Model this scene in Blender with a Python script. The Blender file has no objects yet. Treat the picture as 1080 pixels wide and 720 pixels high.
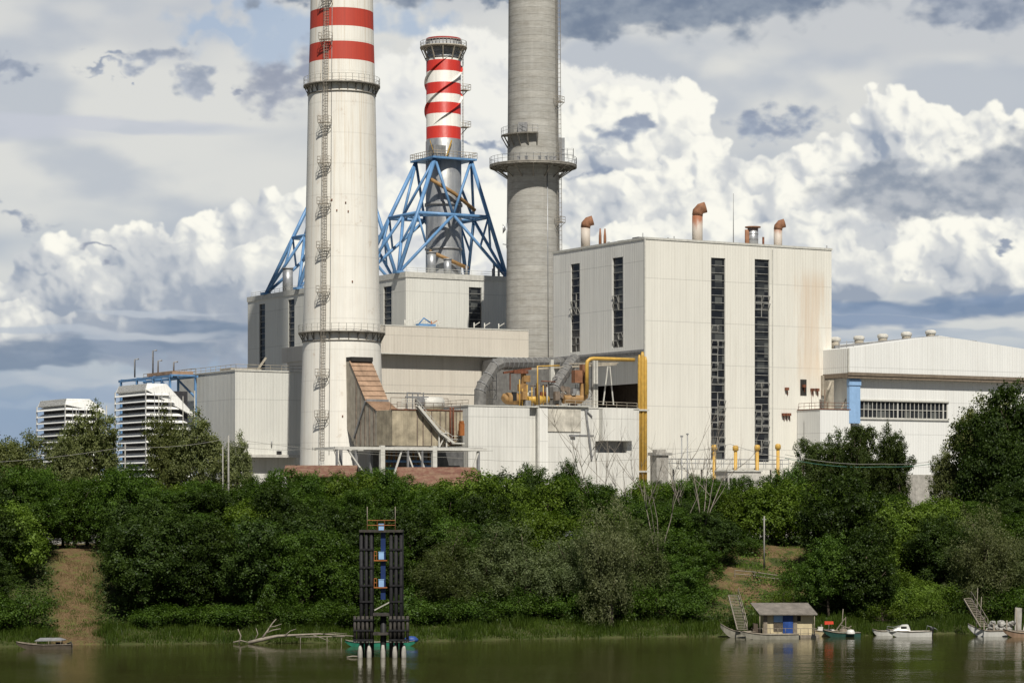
import bpy, bmesh, math, random
import numpy as np
from mathutils import Vector, Matrix
R = math.radians
sc = bpy.context.scene
COL = sc.collection
F_, CX, HY, CZ = 2700.0, 540.0, 525.0, 16.3      # telephoto measured from the photograph: focal length, centre, horizon, eye height above the river
ANG = R(30.3)
CU, SU = math.cos(ANG), math.sin(ANG)
G0 = 10.0                                        # plant ground level above the river
SUN_AZ, SUN_EL = R(11.0), R(51.0)                # sun to the right of and behind the viewer

# ------------------------------------------------------------------ camera
cam = bpy.data.cameras.new('camera'); camo = bpy.data.objects.new('camera', cam); COL.objects.link(camo)
camo.location = (0, 0, CZ); camo.rotation_euler = (R(90), 0, 0)
cam.sensor_width = 36; cam.lens = 36 * F_ / 1080; cam.shift_y = (HY - 360) / 1080
cam.clip_start = 1; cam.clip_end = 30000
sc.camera = camo
sc.view_settings.view_transform = 'Standard'; sc.view_settings.look = 'None'
sc.view_settings.exposure = 0.05; sc.view_settings.gamma = 1.0; sc.view_settings.use_curve_mapping = False
sc.cycles.use_denoising = True
sc.cycles.max_bounces = 6; sc.cycles.diffuse_bounces = 3; sc.cycles.glossy_bounces = 3
sc.cycles.transmission_bounces = 3; sc.cycles.transparent_max_bounces = 6
sc.cycles.sample_clamp_indirect = 4

# ------------------------------------------------------------------ node helpers
class NT:
    def __init__(s, tree): s.t = tree; s.n = tree.nodes; s.l = tree.links
    def node(s, kind, **kw):
        nd = s.n.new(kind)
        for k, v in kw.items(): setattr(nd, k, v)
        return nd
    def put(s, sock, v):
        if v is None: return
        if isinstance(v, bpy.types.NodeSocket): s.l.new(v, sock)
        else:
            if isinstance(v, (int, float)) and sock.type in ('RGBA',): v = (v, v, v, 1)
            if isinstance(v, tuple) and sock.type == 'RGBA' and len(v) == 3: v = (*v, 1)
            sock.default_value = v
    def m(s, op, a, b=None, c=None, clamp=False):
        nd = s.node('ShaderNodeMath', operation=op, use_clamp=clamp)
        for i, v in enumerate((a, b, c)): s.put(nd.inputs[i], v) if v is not None else None
        return nd.outputs[0]
    def vm(s, op, a, b=None, c=None):
        nd = s.node('ShaderNodeVectorMath', operation=op)
        for i, v in enumerate((a, b, c)): s.put(nd.inputs[i], v) if v is not None else None
        return nd.outputs['Value'] if op in ('LENGTH', 'DOT_PRODUCT') else nd.outputs[0]
    def mix(s, f, a, b, blend='MIX'):
        nd = s.node('ShaderNodeMix', data_type='RGBA', blend_type=blend, clamp_factor=True)
        s.put(nd.inputs[0], f); s.put(nd.inputs[6], a); s.put(nd.inputs[7], b)
        return nd.outputs[2]
    def noise(s, vec, scale, detail=4, rough=.5, dist=0, dim='3D', lac=2.0):
        nd = s.node('ShaderNodeTexNoise', noise_dimensions=dim)
        s.put(nd.inputs['Vector'], vec); s.put(nd.inputs['Scale'], scale); s.put(nd.inputs['Detail'], detail)
        s.put(nd.inputs['Roughness'], rough); s.put(nd.inputs['Distortion'], dist); s.put(nd.inputs['Lacunarity'], lac)
        return nd
    def sstep(s, v, a, b, lo=0., hi=1.):
        nd = s.node('ShaderNodeMapRange', interpolation_type='SMOOTHSTEP', clamp=True)
        s.put(nd.inputs[0], v)
        for i, x in zip((1, 2, 3, 4), (a, b, lo, hi)): s.put(nd.inputs[i], float(x))
        return nd.outputs[0]
    def lin(s, v, a, b, lo=0., hi=1.):
        nd = s.node('ShaderNodeMapRange', interpolation_type='LINEAR', clamp=True)
        s.put(nd.inputs[0], v)
        for i, x in zip((1, 2, 3, 4), (a, b, lo, hi)): s.put(nd.inputs[i], float(x))
        return nd.outputs[0]
    def sep(s, v):
        nd = s.node('ShaderNodeSeparateXYZ'); s.put(nd.inputs[0], v); return nd.outputs
    def comb(s, x=0., y=0., z=0.):
        nd = s.node('ShaderNodeCombineXYZ')
        for i, v in enumerate((x, y, z)): s.put(nd.inputs[i], v)
        return nd.outputs[0]
    def scalev(s, v, sc_):
        return s.vm('MULTIPLY', v, sc_)

def srgb(r, g, b):
    f = lambda c: ((c / 255 + .055) / 1.055) ** 2.4 if c > 10 else c / 255 / 12.92
    return (f(r), f(g), f(b))

MATS = {}
def newmat(name):
    m = bpy.data.materials.new(name); m.use_nodes = True
    nt = NT(m.node_tree); bs = m.node_tree.nodes['Principled BSDF']
    MATS[name] = m
    return m, nt, bs
def coords(nt): return nt.node('ShaderNodeTexCoord').outputs['Object']

def simple(name, col, rough=.6, metal=0., var=.18, scale=1.5, streak=True, spec=.3, bump=0.):
    m, nt, bs = newmat(name)
    co = coords(nt)
    n1 = nt.noise(co, scale, 5, .6).outputs[0]
    v = nt.lin(n1, .3, .7, 1 - var, 1 + var * .6)
    if streak:
        n2 = nt.noise(nt.scalev(co, (2.0, 2.0, .12)), 1.3, 4, .6).outputs[0]
        v = nt.m('MULTIPLY', v, nt.lin(n2, .35, .75, 1 - var * .7, 1.05))
    c = nt.mix(1.0, col, nt.comb(v, v, v), 'MULTIPLY')
    nt.put(bs.inputs['Base Color'], c); bs.inputs['Roughness'].default_value = rough
    bs.inputs['Metallic'].default_value = metal; bs.inputs['Specular IOR Level'].default_value = spec
    if bump:
        b = nt.node('ShaderNodeBump'); b.inputs['Strength'].default_value = bump; b.inputs['Distance'].default_value = .1
        nt.put(b.inputs['Height'], nt.noise(co, scale * 6, 4, .6).outputs[0]); nt.l.new(b.outputs[0], bs.inputs['Normal'])
    return m

def cladding(name, col, seam=7.5, rib=.6, stain=.12, rust=None, plinth=None, rough=.5):
    """profiled sheet cladding: vertical ribs, horizontal lap seams, rain streaks"""
    m, nt, bs = newmat(name)
    co = coords(nt); x, y, z = nt.sep(co)
    t = nt.m('ADD', x, y)
    # panel to panel tone
    pan = nt.m('FLOOR', nt.m('DIVIDE', t, rib * 2)); row = nt.m('FLOOR', nt.m('DIVIDE', z, seam))
    wn = nt.node('ShaderNodeTexWhiteNoise', noise_dimensions='3D'); nt.put(wn.inputs[0], nt.comb(pan, row, 0.))
    v = nt.m('MULTIPLY', nt.lin(wn.outputs[0], 0, 1, .98, 1.01), nt.lin(wn.outputs[0], .975, .978, 1., .93))
    n1 = nt.noise(nt.scalev(co, (1, 1, .25)), .22, 5, .6).outputs[0]
    v = nt.m('MULTIPLY', v, nt.lin(n1, .3, .72, 1 - stain * .7, 1.03))
    n2 = nt.noise(nt.scalev(co, (2.2, 2.2, .05)), 1.0, 5, .65).outputs[0]
    v = nt.m('MULTIPLY', v, nt.lin(n2, .45, .8, 1.0, 1 - stain))
    fz = nt.m('FRACT', nt.m('DIVIDE', z, seam))
    seamv = nt.lin(nt.m('ABSOLUTE', nt.m('SUBTRACT', fz, .5)), .5 - .10 / seam, .5 - .04 / seam, 1.0, .80)
    v = nt.m('MULTIPLY', v, seamv)
    fr = nt.m('FRACT', nt.m('DIVIDE', t, rib * 4))
    gro = nt.lin(nt.m('ABSOLUTE', nt.m('SUBTRACT', fr, .5)), .5 - .035, .5 - .01, 1.0, .945)
    v = nt.m('MULTIPLY', v, gro)
    c = nt.mix(1.0, col, nt.comb(v, v, v), 'MULTIPLY')
    # streaks of dirt running down from the seams, brownish
    c = nt.mix(nt.m('MULTIPLY', nt.lin(n2, .55, .8), .25), c, (col[0] * .62, col[1] * .52, col[2] * .42))
    if rust:                                     # a rust-washed zone with its own shape: (axis x centre, half width, z0, z1)
        xc, hw, z0, z1 = rust
        n3 = nt.noise(nt.scalev(co, (1, 1, .12)), .5, 5, .65).outputs[0]
        k = nt.sstep(nt.m('ADD', nt.m('ABSOLUTE', nt.m('SUBTRACT', x, xc)), nt.lin(n3, .3, .7, -hw * .5, hw * .5)), hw, hw * .2)
        k = nt.m('MULTIPLY', k, nt.m('MULTIPLY', nt.sstep(z, z0, z0 + 7), nt.sstep(z, z1, z1 - 4)))
        k = nt.m('MULTIPLY', k, nt.lin(n2, .3, .7, .35, .85))
        c = nt.mix(nt.m('MULTIPLY', k, .8), c, (.58, .44, .31))
    nt.put(bs.inputs['Base Color'], c); bs.inputs['Roughness'].default_value = rough
    bs.inputs['Specular IOR Level'].default_value = .3
    w = nt.m('SINE', nt.m('MULTIPLY', t, 2 * math.pi / rib))
    big = nt.noise(co, .35, 2, .5).outputs[0]
    b = nt.node('ShaderNodeBump'); b.inputs['Strength'].default_value = .3; b.inputs['Distance'].default_value = .05
    nt.put(b.inputs['Height'], nt.m('ADD', w, nt.m('MULTIPLY', big, 1.5))); nt.l.new(b.outputs[0], bs.inputs['Normal'])
    return m

M_LAD = simple('grey_ladder', (.40, .36, .30), .7, .1, var=.3)
WARM = (.60, .575, .50)
M_A = cladding('cladding_warm_white', (.71, .69, .62), stain=.08, rust=(36.5, 4.5, 24, 49))
M_AL = cladding('cladding_light_grey_brightened', (.76, .75, .70), seam=8)  # albedo raised: sun caught by the side wall's ribs is put into the colour
M_B = cladding('cladding_grey_beige', (.64, .635, .585), seam=8)
M_E = cladding('cladding_sand', (.60, .555, .48), seam=9, stain=.08)
M_G = cladding('cladding_white', (.74, .74, .71), seam=6, stain=.08)
M_F = cladding('cladding_dirty_white', (.70, .69, .64), seam=5, stain=.2)
M_TRIM = simple('trim_pale', (.55, .54, .49), .5, var=.15)
M_DARK = simple('dark_interior', (.035, .033, .03), .8, var=.3)
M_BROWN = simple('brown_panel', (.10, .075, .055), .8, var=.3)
M_ROOF = simple('roof_felt', (.22, .21, .20), .9, var=.2, streak=False)
M_RUST = simple('rust_sheet', (.30, .145, .08), .75, var=.35, scale=.8)
M_RUSTD = simple('rust_dark', (.20, .075, .04), .8, var=.5, scale=.9)
M_DUCT = simple('duct_sheet', (.42, .375, .30), .6, var=.3, scale=.7)
M_GALV = simple('galvanised', (.42, .43, .44), .4, .5, var=.2)
M_STEEL = simple('steel_grey', (.30, .30, .30), .5, .3, var=.25)
M_WHITE = simple('white_steel', (.60, .585, .53), .5, var=.15)
M_YEL = simple('yellow_paint', (.56, .345, .075), .45, var=.2)
M_ORA = simple('orange_paint', (.36, .13, .04), .5, var=.2)
M_BLUE = simple('blue_steel', (.13, .27, .48), .4, var=.2, scale=.5)
M_LBLUE = simple('pale_blue_panel', (.27, .43, .66), .5, var=.1)
M_CONC = simple('pier_concrete', (.40, .38, .34), .85, var=.3)
M_PILE = simple('dark_pile', (.018, .017, .019), .7, var=.5, scale=3)
M_WOOD = simple('weathered_wood', (.26, .22, .17), .85, var=.35, scale=3)
M_BARK = simple('bark', (.13, .10, .075), .9, var=.4, scale=3)
M_DEAD = simple('dead_wood', (.27, .235, .19), .85, var=.25, scale=3)
M_CREAM = simple('cream_paint', (.58, .49, .31), .6, var=.2)
M_TARP = simple('blue_tarp', (.025, .07, .26), .5, var=.3, scale=2)
M_GREENB = simple('green_boat_paint', (.03, .22, .14), .5, var=.2)
M_DGREEN = simple('dark_green_boat_paint', (.03, .085, .07), .5, var=.2)
M_BOATW = simple('boat_white', (.62, .61, .57), .35, var=.15, spec=.5)
M_BOATG = simple('boat_grey', (.34, .32, .26), .6, var=.3)
M_RED = simple('red_cloth', (.55, .05, .02), .7, var=.2)
M_ETERN = simple('fibre_cement_roof', (.24, .215, .185), .9, var=.3, scale=1)
M_BLACK = simple('black_rubber', (.02, .02, .02), .6, var=.2)
M_POLE = simple('pole_concrete', (.30, .29, .26), .8, var=.2)
M_SMALLW = simple('pale_render', (.55, .53, .48), .8, var=.2)

M_DUCTG = simple('weathered_zinc', (.19, .185, .175), .7, .1, var=.3, scale=1.2)
M_STAIN = simple('stained_render', (.66, .62, .53), .8, var=.4, scale=.6)
M_BROWNL = simple('eaves_brown', (.20, .16, .12), .7, var=.2)
M_LOUVB = simple('cooler_core', (.045, .045, .05), .8, var=.3)
M_GALD = simple('dull_galvanised', (.27, .25, .215), .6, .1, var=.35, scale=1)
M_RUSTG = simple('rusting_steel', (.24, .19, .15), .7, .1, var=.4, scale=1.5)
M_RUSTO = simple('rust_stained_cover', (.38, .25, .165), .75, var=.35, scale=.5)
M_CASE = simple('stained_casing', (.46, .395, .28), .65, var=.45, scale=.45, bump=.5)
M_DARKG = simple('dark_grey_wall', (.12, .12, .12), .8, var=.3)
M_PILEP = simple('worn_pile', (.065, .058, .05), .8, var=.5, scale=2)
M_NAVY = simple('navy_paint', (.012, .03, .11), .5, var=.2)
M_WOODD = simple('dark_wood', (.11, .09, .065), .8, var=.3, scale=2)
M_NET = simple('grey_netting', (.36, .35, .32), .8, var=.4, scale=4)
M_FRAME = simple('weathered_window_frame', (.36, .355, .33), .6, .1, var=.3)
M_GREENW = simple('green_wire', (.05, .16, .11), .5, var=.1)
def tile_mat():
    m, nt, bs = newmat('clay_tiles')
    co = coords(nt)
    br = nt.node('ShaderNodeTexBrick'); nt.put(br.inputs['Vector'], co)
    x, y, z = nt.sep(co)
    nt.put(br.inputs['Vector'], nt.comb(x, nt.m('MULTIPLY', z, 1.2), 0.)); br.inputs['Scale'].default_value = 1.3
    nt.put(br.inputs['Color1'], (.17, .078, .048)); nt.put(br.inputs['Color2'], (.145, .062, .042)); nt.put(br.inputs['Mortar'], (.09, .04, .03))
    n = nt.noise(co, 1.2, 5, .6).outputs[0]
    c = nt.mix(nt.lin(n, .42, .62, 0, .8), br.outputs[0], (.21, .135, .085))
    nt.put(bs.inputs['Base Color'], c); bs.inputs['Roughness'].default_value = .85
    return m
M_TILE = tile_mat()

def glass_mat():
    m, nt, bs = newmat('dusty_glass')
    co = coords(nt); x, y, z = nt.sep(co)
    wn = nt.node('ShaderNodeTexWhiteNoise', noise_dimensions='3D')
    t = nt.m('ADD', x, y)
    nt.put(wn.inputs[0], nt.comb(nt.m('FLOOR', nt.m('DIVIDE', t, 1.55)), nt.m('FLOOR', nt.m('DIVIDE', z, 1.32)), 0.))
    c = nt.mix(nt.m('POWER', wn.outputs[0], 3.0), (.012, .014, .018), (.10, .105, .10))
    nt.put(bs.inputs['Base Color'], c); bs.inputs['Roughness'].default_value = .25
    bs.inputs['Specular IOR Level'].default_value = .35
    return m
M_GLASS = glass_mat()

def chimney_mat(name, kind, z0=0):
    """bands are painted at real heights (object z)"""
    m, nt, bs = newmat(name)
    co = coords(nt); x, y, z = nt.sep(co)
    ang = nt.m('ARCTAN2', x, y)
    n2 = nt.noise(nt.comb(nt.m('MULTIPLY', ang, 5.0), 0., nt.m('MULTIPLY', z, .05)), 1.6, 5, .65).outputs[0]
    n1 = nt.noise(co, .25, 4, .6).outputs[0]
    return m, nt, bs, z, ang, n1, n2, co

# ------------------------------------------------------------------ mesh helper
class MB:
    def __init__(s): s.v = []; s.f = []; s.sm = []; s.mi = []
    def _add(s, vs, fs, smooth=False, mi=0):
        o = len(s.v); s.v += [tuple(p) for p in vs]
        for f in fs: s.f.append(tuple(o + i for i in f)); s.sm.append(smooth); s.mi.append(mi)
    def box(s, x0, x1, y0, y1, z0, z1, mi=0):
        if x0 > x1: x0, x1 = x1, x0
        if y0 > y1: y0, y1 = y1, y0
        if z0 > z1: z0, z1 = z1, z0
        v = [(x0,y0,z0),(x1,y0,z0),(x1,y1,z0),(x0,y1,z0),(x0,y0,z1),(x1,y0,z1),(x1,y1,z1),(x0,y1,z1)]
        s._add(v, [(0,3,2,1),(4,5,6,7),(0,1,5,4),(1,2,6,5),(2,3,7,6),(3,0,4,7)], mi=mi); return s
    def quad(s, a, b, c, d, mi=0): s._add([a, b, c, d], [(0,1,2,3)], mi=mi); return s
    def bar(s, p, q, w, h=None):
        """rectangular bar from p to q"""
        h = h or w; p, q = Vector(p), Vector(q); d = q - p
        if d.length < 1e-6: return s
        d.normalize(); up = Vector((0,0,1)) if abs(d.z) < .95 else Vector((0,1,0))
        a = d.cross(up).normalized(); b = a.cross(d).normalized()
        vs = [e + a*i*w/2 + b*j*h/2 for e in (p, q) for i, j in ((-1,-1),(1,-1),(1,1),(-1,1))]
        s._add(vs, [(0,1,2,3),(7,6,5,4),(0,4,5,1),(1,5,6,2),(2,6,7,3),(3,7,4,0)]); return s
    def tube(s, pts, r, n=10, cap=True):
        """round tube through points; r number or list"""
        pts = [Vector(p) for p in pts]; m = len(pts)
        rs = r if isinstance(r, (list, tuple)) else [r]*m
        ref = None; rings = []
        for i, p in enumerate(pts):
            d = (pts[min(i+1, m-1)] - pts[max(i-1, 0)]).normalized()
            if ref is None:
                up = Vector((0,0,1)) if abs(d.z) < .9 else Vector((1,0,0)); a = d.cross(up).normalized()
            else:
                a = (ref - d*ref.dot(d)).normalized()
            ref = a; b = d.cross(a)
            rings.append([p + (a*math.cos(2*math.pi*k/n) + b*math.sin(2*math.pi*k/n))*rs[i] for k in range(n)])
        o = len(s.v)
        for rg in rings: s.v += [tuple(p) for p in rg]
        for i in range(m-1):
            for k in range(n):
                k2 = (k+1) % n
                s.f.append((o+i*n+k, o+i*n+k2, o+(i+1)*n+k2, o+(i+1)*n+k)); s.sm.append(True); s.mi.append(0)
        if cap:
            s.f.append(tuple(o+k for k in range(n))[::-1]); s.sm.append(False); s.mi.append(0)
            s.f.append(tuple(o+(m-1)*n+k for k in range(n))); s.sm.append(False); s.mi.append(0)
        return s
    def lathe(s, prof, n=48, cx=0, cy=0, smooth=True, mi=0):
        o = len(s.v)
        for r, z in prof:
            for k in range(n):
                a = 2*math.pi*k/n; s.v.append((cx + r*math.cos(a), cy + r*math.sin(a), z))
        for i in range(len(prof)-1):
            for k in range(n):
                k2 = (k+1) % n
                s.f.append((o+i*n+k, o+i*n+k2, o+(i+1)*n+k2, o+(i+1)*n+k)); s.sm.append(smooth); s.mi.append(mi)
        return s
    def prism(s, poly, a0, a1, axis='y'):
        """poly in the two other axes (order x,z for axis y; y,z for axis x; x,y for axis z)"""
        def mk(p, q, a): return {'y': (p, a, q), 'x': (a, p, q), 'z': (p, q, a)}[axis]
        n = len(poly); vs = [mk(p, q, a0) for p, q in poly] + [mk(p, q, a1) for p, q in poly]
        fs = [tuple(range(n))[::-1], tuple(range(n, 2*n))] + [(i, (i+1) % n, n+(i+1) % n, n+i) for i in range(n)]
        s._add(vs, fs); return s
    def rail(s, pts, h=1.1, post=2.0, r=.04, n=4, mid=True, closed=False):
        pts = [Vector(p) for p in pts]
        if closed: pts = pts + [pts[0]]
        for a, b in zip(pts[:-1], pts[1:]):
            L = (b-a).length; k = max(1, int(L/post))
            for lv in ((h, h*.5) if mid else (h,)): s.tube([a+Vector((0,0,lv)), b+Vector((0,0,lv))], r, n, False)
            for i in range(k+1):
                p = a.lerp(b, i/k); s.tube([p, p+Vector((0,0,h))], r, n, False)
        return s
    def build(s, name, mat, parent=None, loc=None, mats=None):
        me = bpy.data.meshes.new(name); me.from_pydata(s.v, [], s.f)
        me.polygons.foreach_set('use_smooth', s.sm); 
        for mm in (mats or [mat]): me.materials.append(mm)
        if mats: me.polygons.foreach_set('material_index', s.mi)
        bm = bmesh.new(); bm.from_mesh(me); bmesh.ops.recalc_face_normals(bm, faces=bm.faces); bm.to_mesh(me); bm.free()
        me.update()
        o = bpy.data.objects.new(name, me); COL.objects.link(o)
        if parent is not None: o.parent = parent
        if loc is not None: o.location = loc
        return o

def tag(o, label=None, cat=None, group=None, kind=None):
    if label: o['label'] = label
    if cat: o['category'] = cat
    if group: o['group'] = group
    if kind: o['kind'] = kind
    return o
def thing(name, label, cat, loc=(0,0,0), rz=0., group=None):
    o = bpy.data.objects.new(name, None); COL.objects.link(o); o.empty_display_size = .5
    o.location = loc; o.rotation_euler = (0, 0, rz); tag(o, label, cat, group); return o
def copy_tree(o, parent=None):
    c = o.copy(); COL.objects.link(c); c.parent = parent
    for ch in o.children: copy_tree(ch, c)
    return c

# ------------------------------------------------------------------ survey helpers: photo measurement + real distance -> place
def X_at(px, Y): return (px - CX) * Y / F_
def Z_at(py, Y): return CZ + (HY - py) * Y / F_
def Q(px, py, Y): return Vector((X_at(px, Y), Y, Z_at(py, Y)))
class Frame:
    """plant-grid frame (x = along the broad faces, y = away along the side faces)"""
    def __init__(s, px, Y, base=G0): s.X, s.Y, s.b = X_at(px, Y), Y, base
    def loc(s): return (s.X, s.Y, s.b)
    def u(s, px, v=0.):
        k = (px - CX) / F_
        return (k*(s.Y + CU*v) - s.X + SU*v) / (CU - k*SU)
    def v(s, px, u=0.):
        k = (px - CX) / F_
        return (s.X + CU*u - k*(s.Y + SU*u)) / (SU + k*CU)
    def z(s, py, u=0., v=0.):
        return Z_at(py, s.Y + SU*u + CU*v) - s.b
    def p(s, px, py, v=0.):
        u = s.u(px, v); return Vector((u, v, s.z(py, u, v)))
    def thing(s, name, label, cat, group=None):
        return thing(name, label, cat, s.loc(), ANG, group)
# ------------------------------------------------------------------ cloud field computed here (direction space: one unit = 1/2700 rad)
def make_sky_map():
    S = 1.25; X0, X1, Y0, Y1 = -300., 1380., -200., 560.
    W, H = int((X1-X0)*S), int((Y1-Y0)*S)
    rng = np.random.default_rng(11)
    xs = X0 + (np.arange(W)+.5)/S; ys = Y0 + (np.arange(H)+.5)/S
    XX, YY = np.meshgrid(xs, ys); XX = XX.astype(np.float32); YY = YY.astype(np.float32)
    fx = np.fft.rfftfreq(W)*S; fy = np.fft.fftfreq(H)*S
    FX, FY = np.meshgrid(fx, fy)
    def blur(a, sg, sgy=None):
        sgy = sg if sgy is None else sgy
        return np.fft.irfft2(np.fft.rfft2(a)*np.exp(-2*math.pi**2*((FX*sg)**2+(FY*sgy)**2)), s=(H, W)).astype(np.float32)
    def fbm(size, beta=2.4, ax=1., seed=0):
        """fractal noise, largest feature 'size' px, stretched ax times along x; mean 0, std 1"""
        r = np.random.default_rng(seed+100).standard_normal((H, W))
        k = np.sqrt((FX/ax)**2 + FY**2); k0 = 1/size
        amp = 1/np.power(k*k + k0*k0, beta/2)
        n = np.fft.irfft2(np.fft.rfft2(r)*amp, s=(H, W)); n -= n.mean(); n /= n.std()
        return n.astype(np.float32)
    def ss(v, a, b):
        t = np.clip((v-a)/(b-a), 0, 1); return t*t*(3-2*t)
    def lin(c): return np.array(srgb(*c), np.float32)
    def mixc(a, b, k): return a + (b-a)*k[..., None]
    def sample(a, dxp, dyp):
        xi = np.clip(((XX+dxp-X0)*S).astype(np.int32), 0, W-1); yi = np.clip(((YY+dyp-Y0)*S).astype(np.int32), 0, H-1)
        return a[yi, xi]
    # air and veil
    n1 = fbm(220, 2.6, .35, 1); n2 = fbm(160, 2.5, .5, 2); n3 = fbm(90, 2.4, .6, 3)
    t = ss(YY, 60, 470)[..., None]
    img = lin((200, 202, 204))*(1-t) + lin((150, 167, 188))*t
    img = mixc(img, np.broadcast_to(lin((224, 223, 217)), img.shape), ss(n1, -.3, 1.3)*(1-ss(YY, 330, 400))*.85)
    img = mixc(img, np.broadcast_to(lin((178, 185, 196)), img.shape), ss(n2, .0, 1.4)*.75*(1-ss(YY, 330, 400)))
    low = ss(YY, 350, 385)
    img = mixc(img, np.broadcast_to(lin((136, 158, 186)), img.shape), low*(.35+.45*ss(YY, 395, 440))*ss(n1+n3*.4, .9, -.8))
    img = mixc(img, np.broadcast_to(lin((184, 192, 200)), img.shape), low*ss(n2+.4*n3, .0, 1.4)*.8)
    # blue gap
    wx, wy = fbm(80, 2.3, 1, 5)*16, fbm(80, 2.3, 1, 6)*10
    def ell(cx, cy, rx, ry, ax=0, ay=0):
        return 1-np.sqrt(((XX+ax-cx)/rx)**2 + ((YY+ay-cy)/ry)**2)
    g = np.maximum(np.maximum(ell(285, 52, 80, 30, wx, wy), ell(222, 38, 60, 18, wx, wy)), ell(425, 22, 45, 24, wx, wy))
    img = mixc(img, np.broadcast_to(lin((158, 180, 208)), img.shape), ss(g, -.25, .6)*.7)
    L = np.array([.42, .62, .66]); L /= np.linalg.norm(L)
    WXf, WYf = fbm(26, 2.2, 1, 21)*2.6, fbm(26, 2.2, 1, 22)*2.6
    WXc, WYc = fbm(70, 2.4, 1, 23)*6, fbm(70, 2.4, 1, 24)*6
    fine = fbm(14, 2.0, 1, 25)
    bill = fbm(60, 2.5, 1, 26)
    bill2 = fbm(130, 2.6, 1.5, 27)
    def heap(tops, base, seed, r0=26., depth=55., bright=1., soft=1.2, hi=(255, 252, 240), mid=(206, 208, 210), lo=(150, 160, 177), opac=1., gaps=.0):
        nonlocal img
        rg = np.random.default_rng(seed)
        tx, ty = np.array([p[0] for p in tops], float), np.array([p[1] for p in tops], float)
        hgt = np.full((H, W), -1e3, np.float32); topd = np.zeros((H, W), np.float32)
        def stamp(cx, cy, cz, r):
            i0, i1 = int((cx-r-X0)*S), int((cx+r-X0)*S)+2; j0, j1 = int((cy-r-Y0)*S), int((cy+r-Y0)*S)+2
            i0, j0 = max(i0, 0), max(j0, 0); i1, j1 = min(i1, W), min(j1, H)
            if i0 >= i1 or j0 >= j1: return
            d2 = (XX[j0:j1, i0:i1]-cx)**2 + (YY[j0:j1, i0:i1]-cy)**2
            z = cz + np.sqrt(np.maximum(r*r-d2, 0)); z[d2 > r*r] = -1e3
            np.maximum(hgt[j0:j1, i0:i1], z, out=hgt[j0:j1, i0:i1])
        pl = []
        span = tx[-1]-tx[0]
        # big lobes under the outline, then rows below
        y = 0.; row = 0
        while True:
            r = r0*(.75 + .18*row); n = max(2, int(span/(r*.75)))
            done = True
            for i in range(n+1):
                x = tx[0] + span*(i + rg.uniform(-.35, .35))/n
                rr = r*rg.uniform(.55, 1.15); yt = np.interp(x, tx, ty)
                yy = yt + rr*.92 + y + rg.uniform(0, .4)*rr*(row > 0)
                if yy - rr*.3 > base: continue
                done = False
                yy = min(yy, base - rr*.25)
                pl.append((x, yy, y*.55, rr))
            y += r*.8; row += 1
            if done or row > 9: break
        lv = pl
        for lev, (cnt, fr) in enumerate(((7, .46), (6, .45), (5, .45))):
            for p in lv: stamp(*p)
            nx = []
            for (x, yy, z, r) in lv:
                if r < 2.2: continue
                for _ in range(cnt):
                    a = rg.uniform(0, 2*math.pi); ph = rg.uniform(.25, 1.35)
                    d = Vector((math.cos(a)*math.sin(ph), -abs(math.sin(a))*math.sin(ph)*.9 + .25*rg.uniform(0, 1)*math.sin(ph), math.cos(ph)))
                    q = r*.78
                    nx.append((x+d.x*q, yy+d.y*q, z+d.z*q, r*fr*rg.uniform(.6, 1.2)))
            lv = nx
            if len(lv) > 9000: lv = [lv[k] for k in rg.choice(len(lv), 9000, replace=False)]
        for p in lv: stamp(*p)
        hgt = sample(hgt, WXf+WXc, WYf+WYc)
        ins = (hgt > -500).astype(np.float32); ins *= (blur(ins, 7) > .30); hgt = np.where(ins > 0, hgt, -1e3)
        hm = np.where(ins > 0, hgt, 0.)
        # feather the lower side away with noise
        bf = 1 - ss(YY + bill*9, base-14, base+6)
        near = ss(blur(ins, 6), .05, .25); cov = ss(blur(ins, soft*1.6) + (fine*.07 + bill*.05)*near, .22, .92)*bf*near
        hs = np.where(ins > 0, hgt, blur(hm, 4)/np.maximum(blur(ins, 4), .02))
        li = 0
        for sg, wt in ((1.6, .17), (4.5, .33), (13.0, .50)):
            b_ = blur(hs, sg); gy, gx = np.gradient(b_); gx *= S; gy *= S
            nn = np.sqrt(gx*gx+gy*gy+1.)
            li = li + wt*np.clip((-gx*L[0] + gy*L[1] + L[2])/nn, -.3, 1)
        ao = np.clip((blur(hs, 3)-blur(hs, 12))/9., -.6, .5)
        dt = np.clip((YY - np.interp(XX[0], tx, ty)[None, :])/depth, 0, 2.2)
        v = .40 + .95*(li-.62) + .16*ao + .27*bright - .38*np.maximum(dt-.18, 0) + .075*bill + .06*bill2 - .02 + .012*fine
        c = mixc(np.broadcast_to(lin(lo), img.shape), np.broadcast_to(lin(mid), img.shape), ss(v, -.05, .50))
        c = mixc(c, np.broadcast_to(lin(hi), img.shape), ss(v, .46, .92))
        img = mixc(img, c, cov*opac)
    def band(es, c0, c1, seed, op=1., lo=-.1, hi=.5, w=14., ax=.3):
        nonlocal img
        ax_, ay_ = fbm(60, 2.3, ax, seed)*w, fbm(60, 2.3, ax, seed+1)*w*.35
        f = np.max([ell(*e, ax_, ay_) for e in es], axis=0)
        k = ss(fbm(40, 2.4, ax, seed+2), -1, 1.2)
        c = mixc(np.broadcast_to(lin(c0), img.shape), np.broadcast_to(lin(c1), img.shape), k)
        img = mixc(img, c, ss(f, lo, hi)*op)
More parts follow.
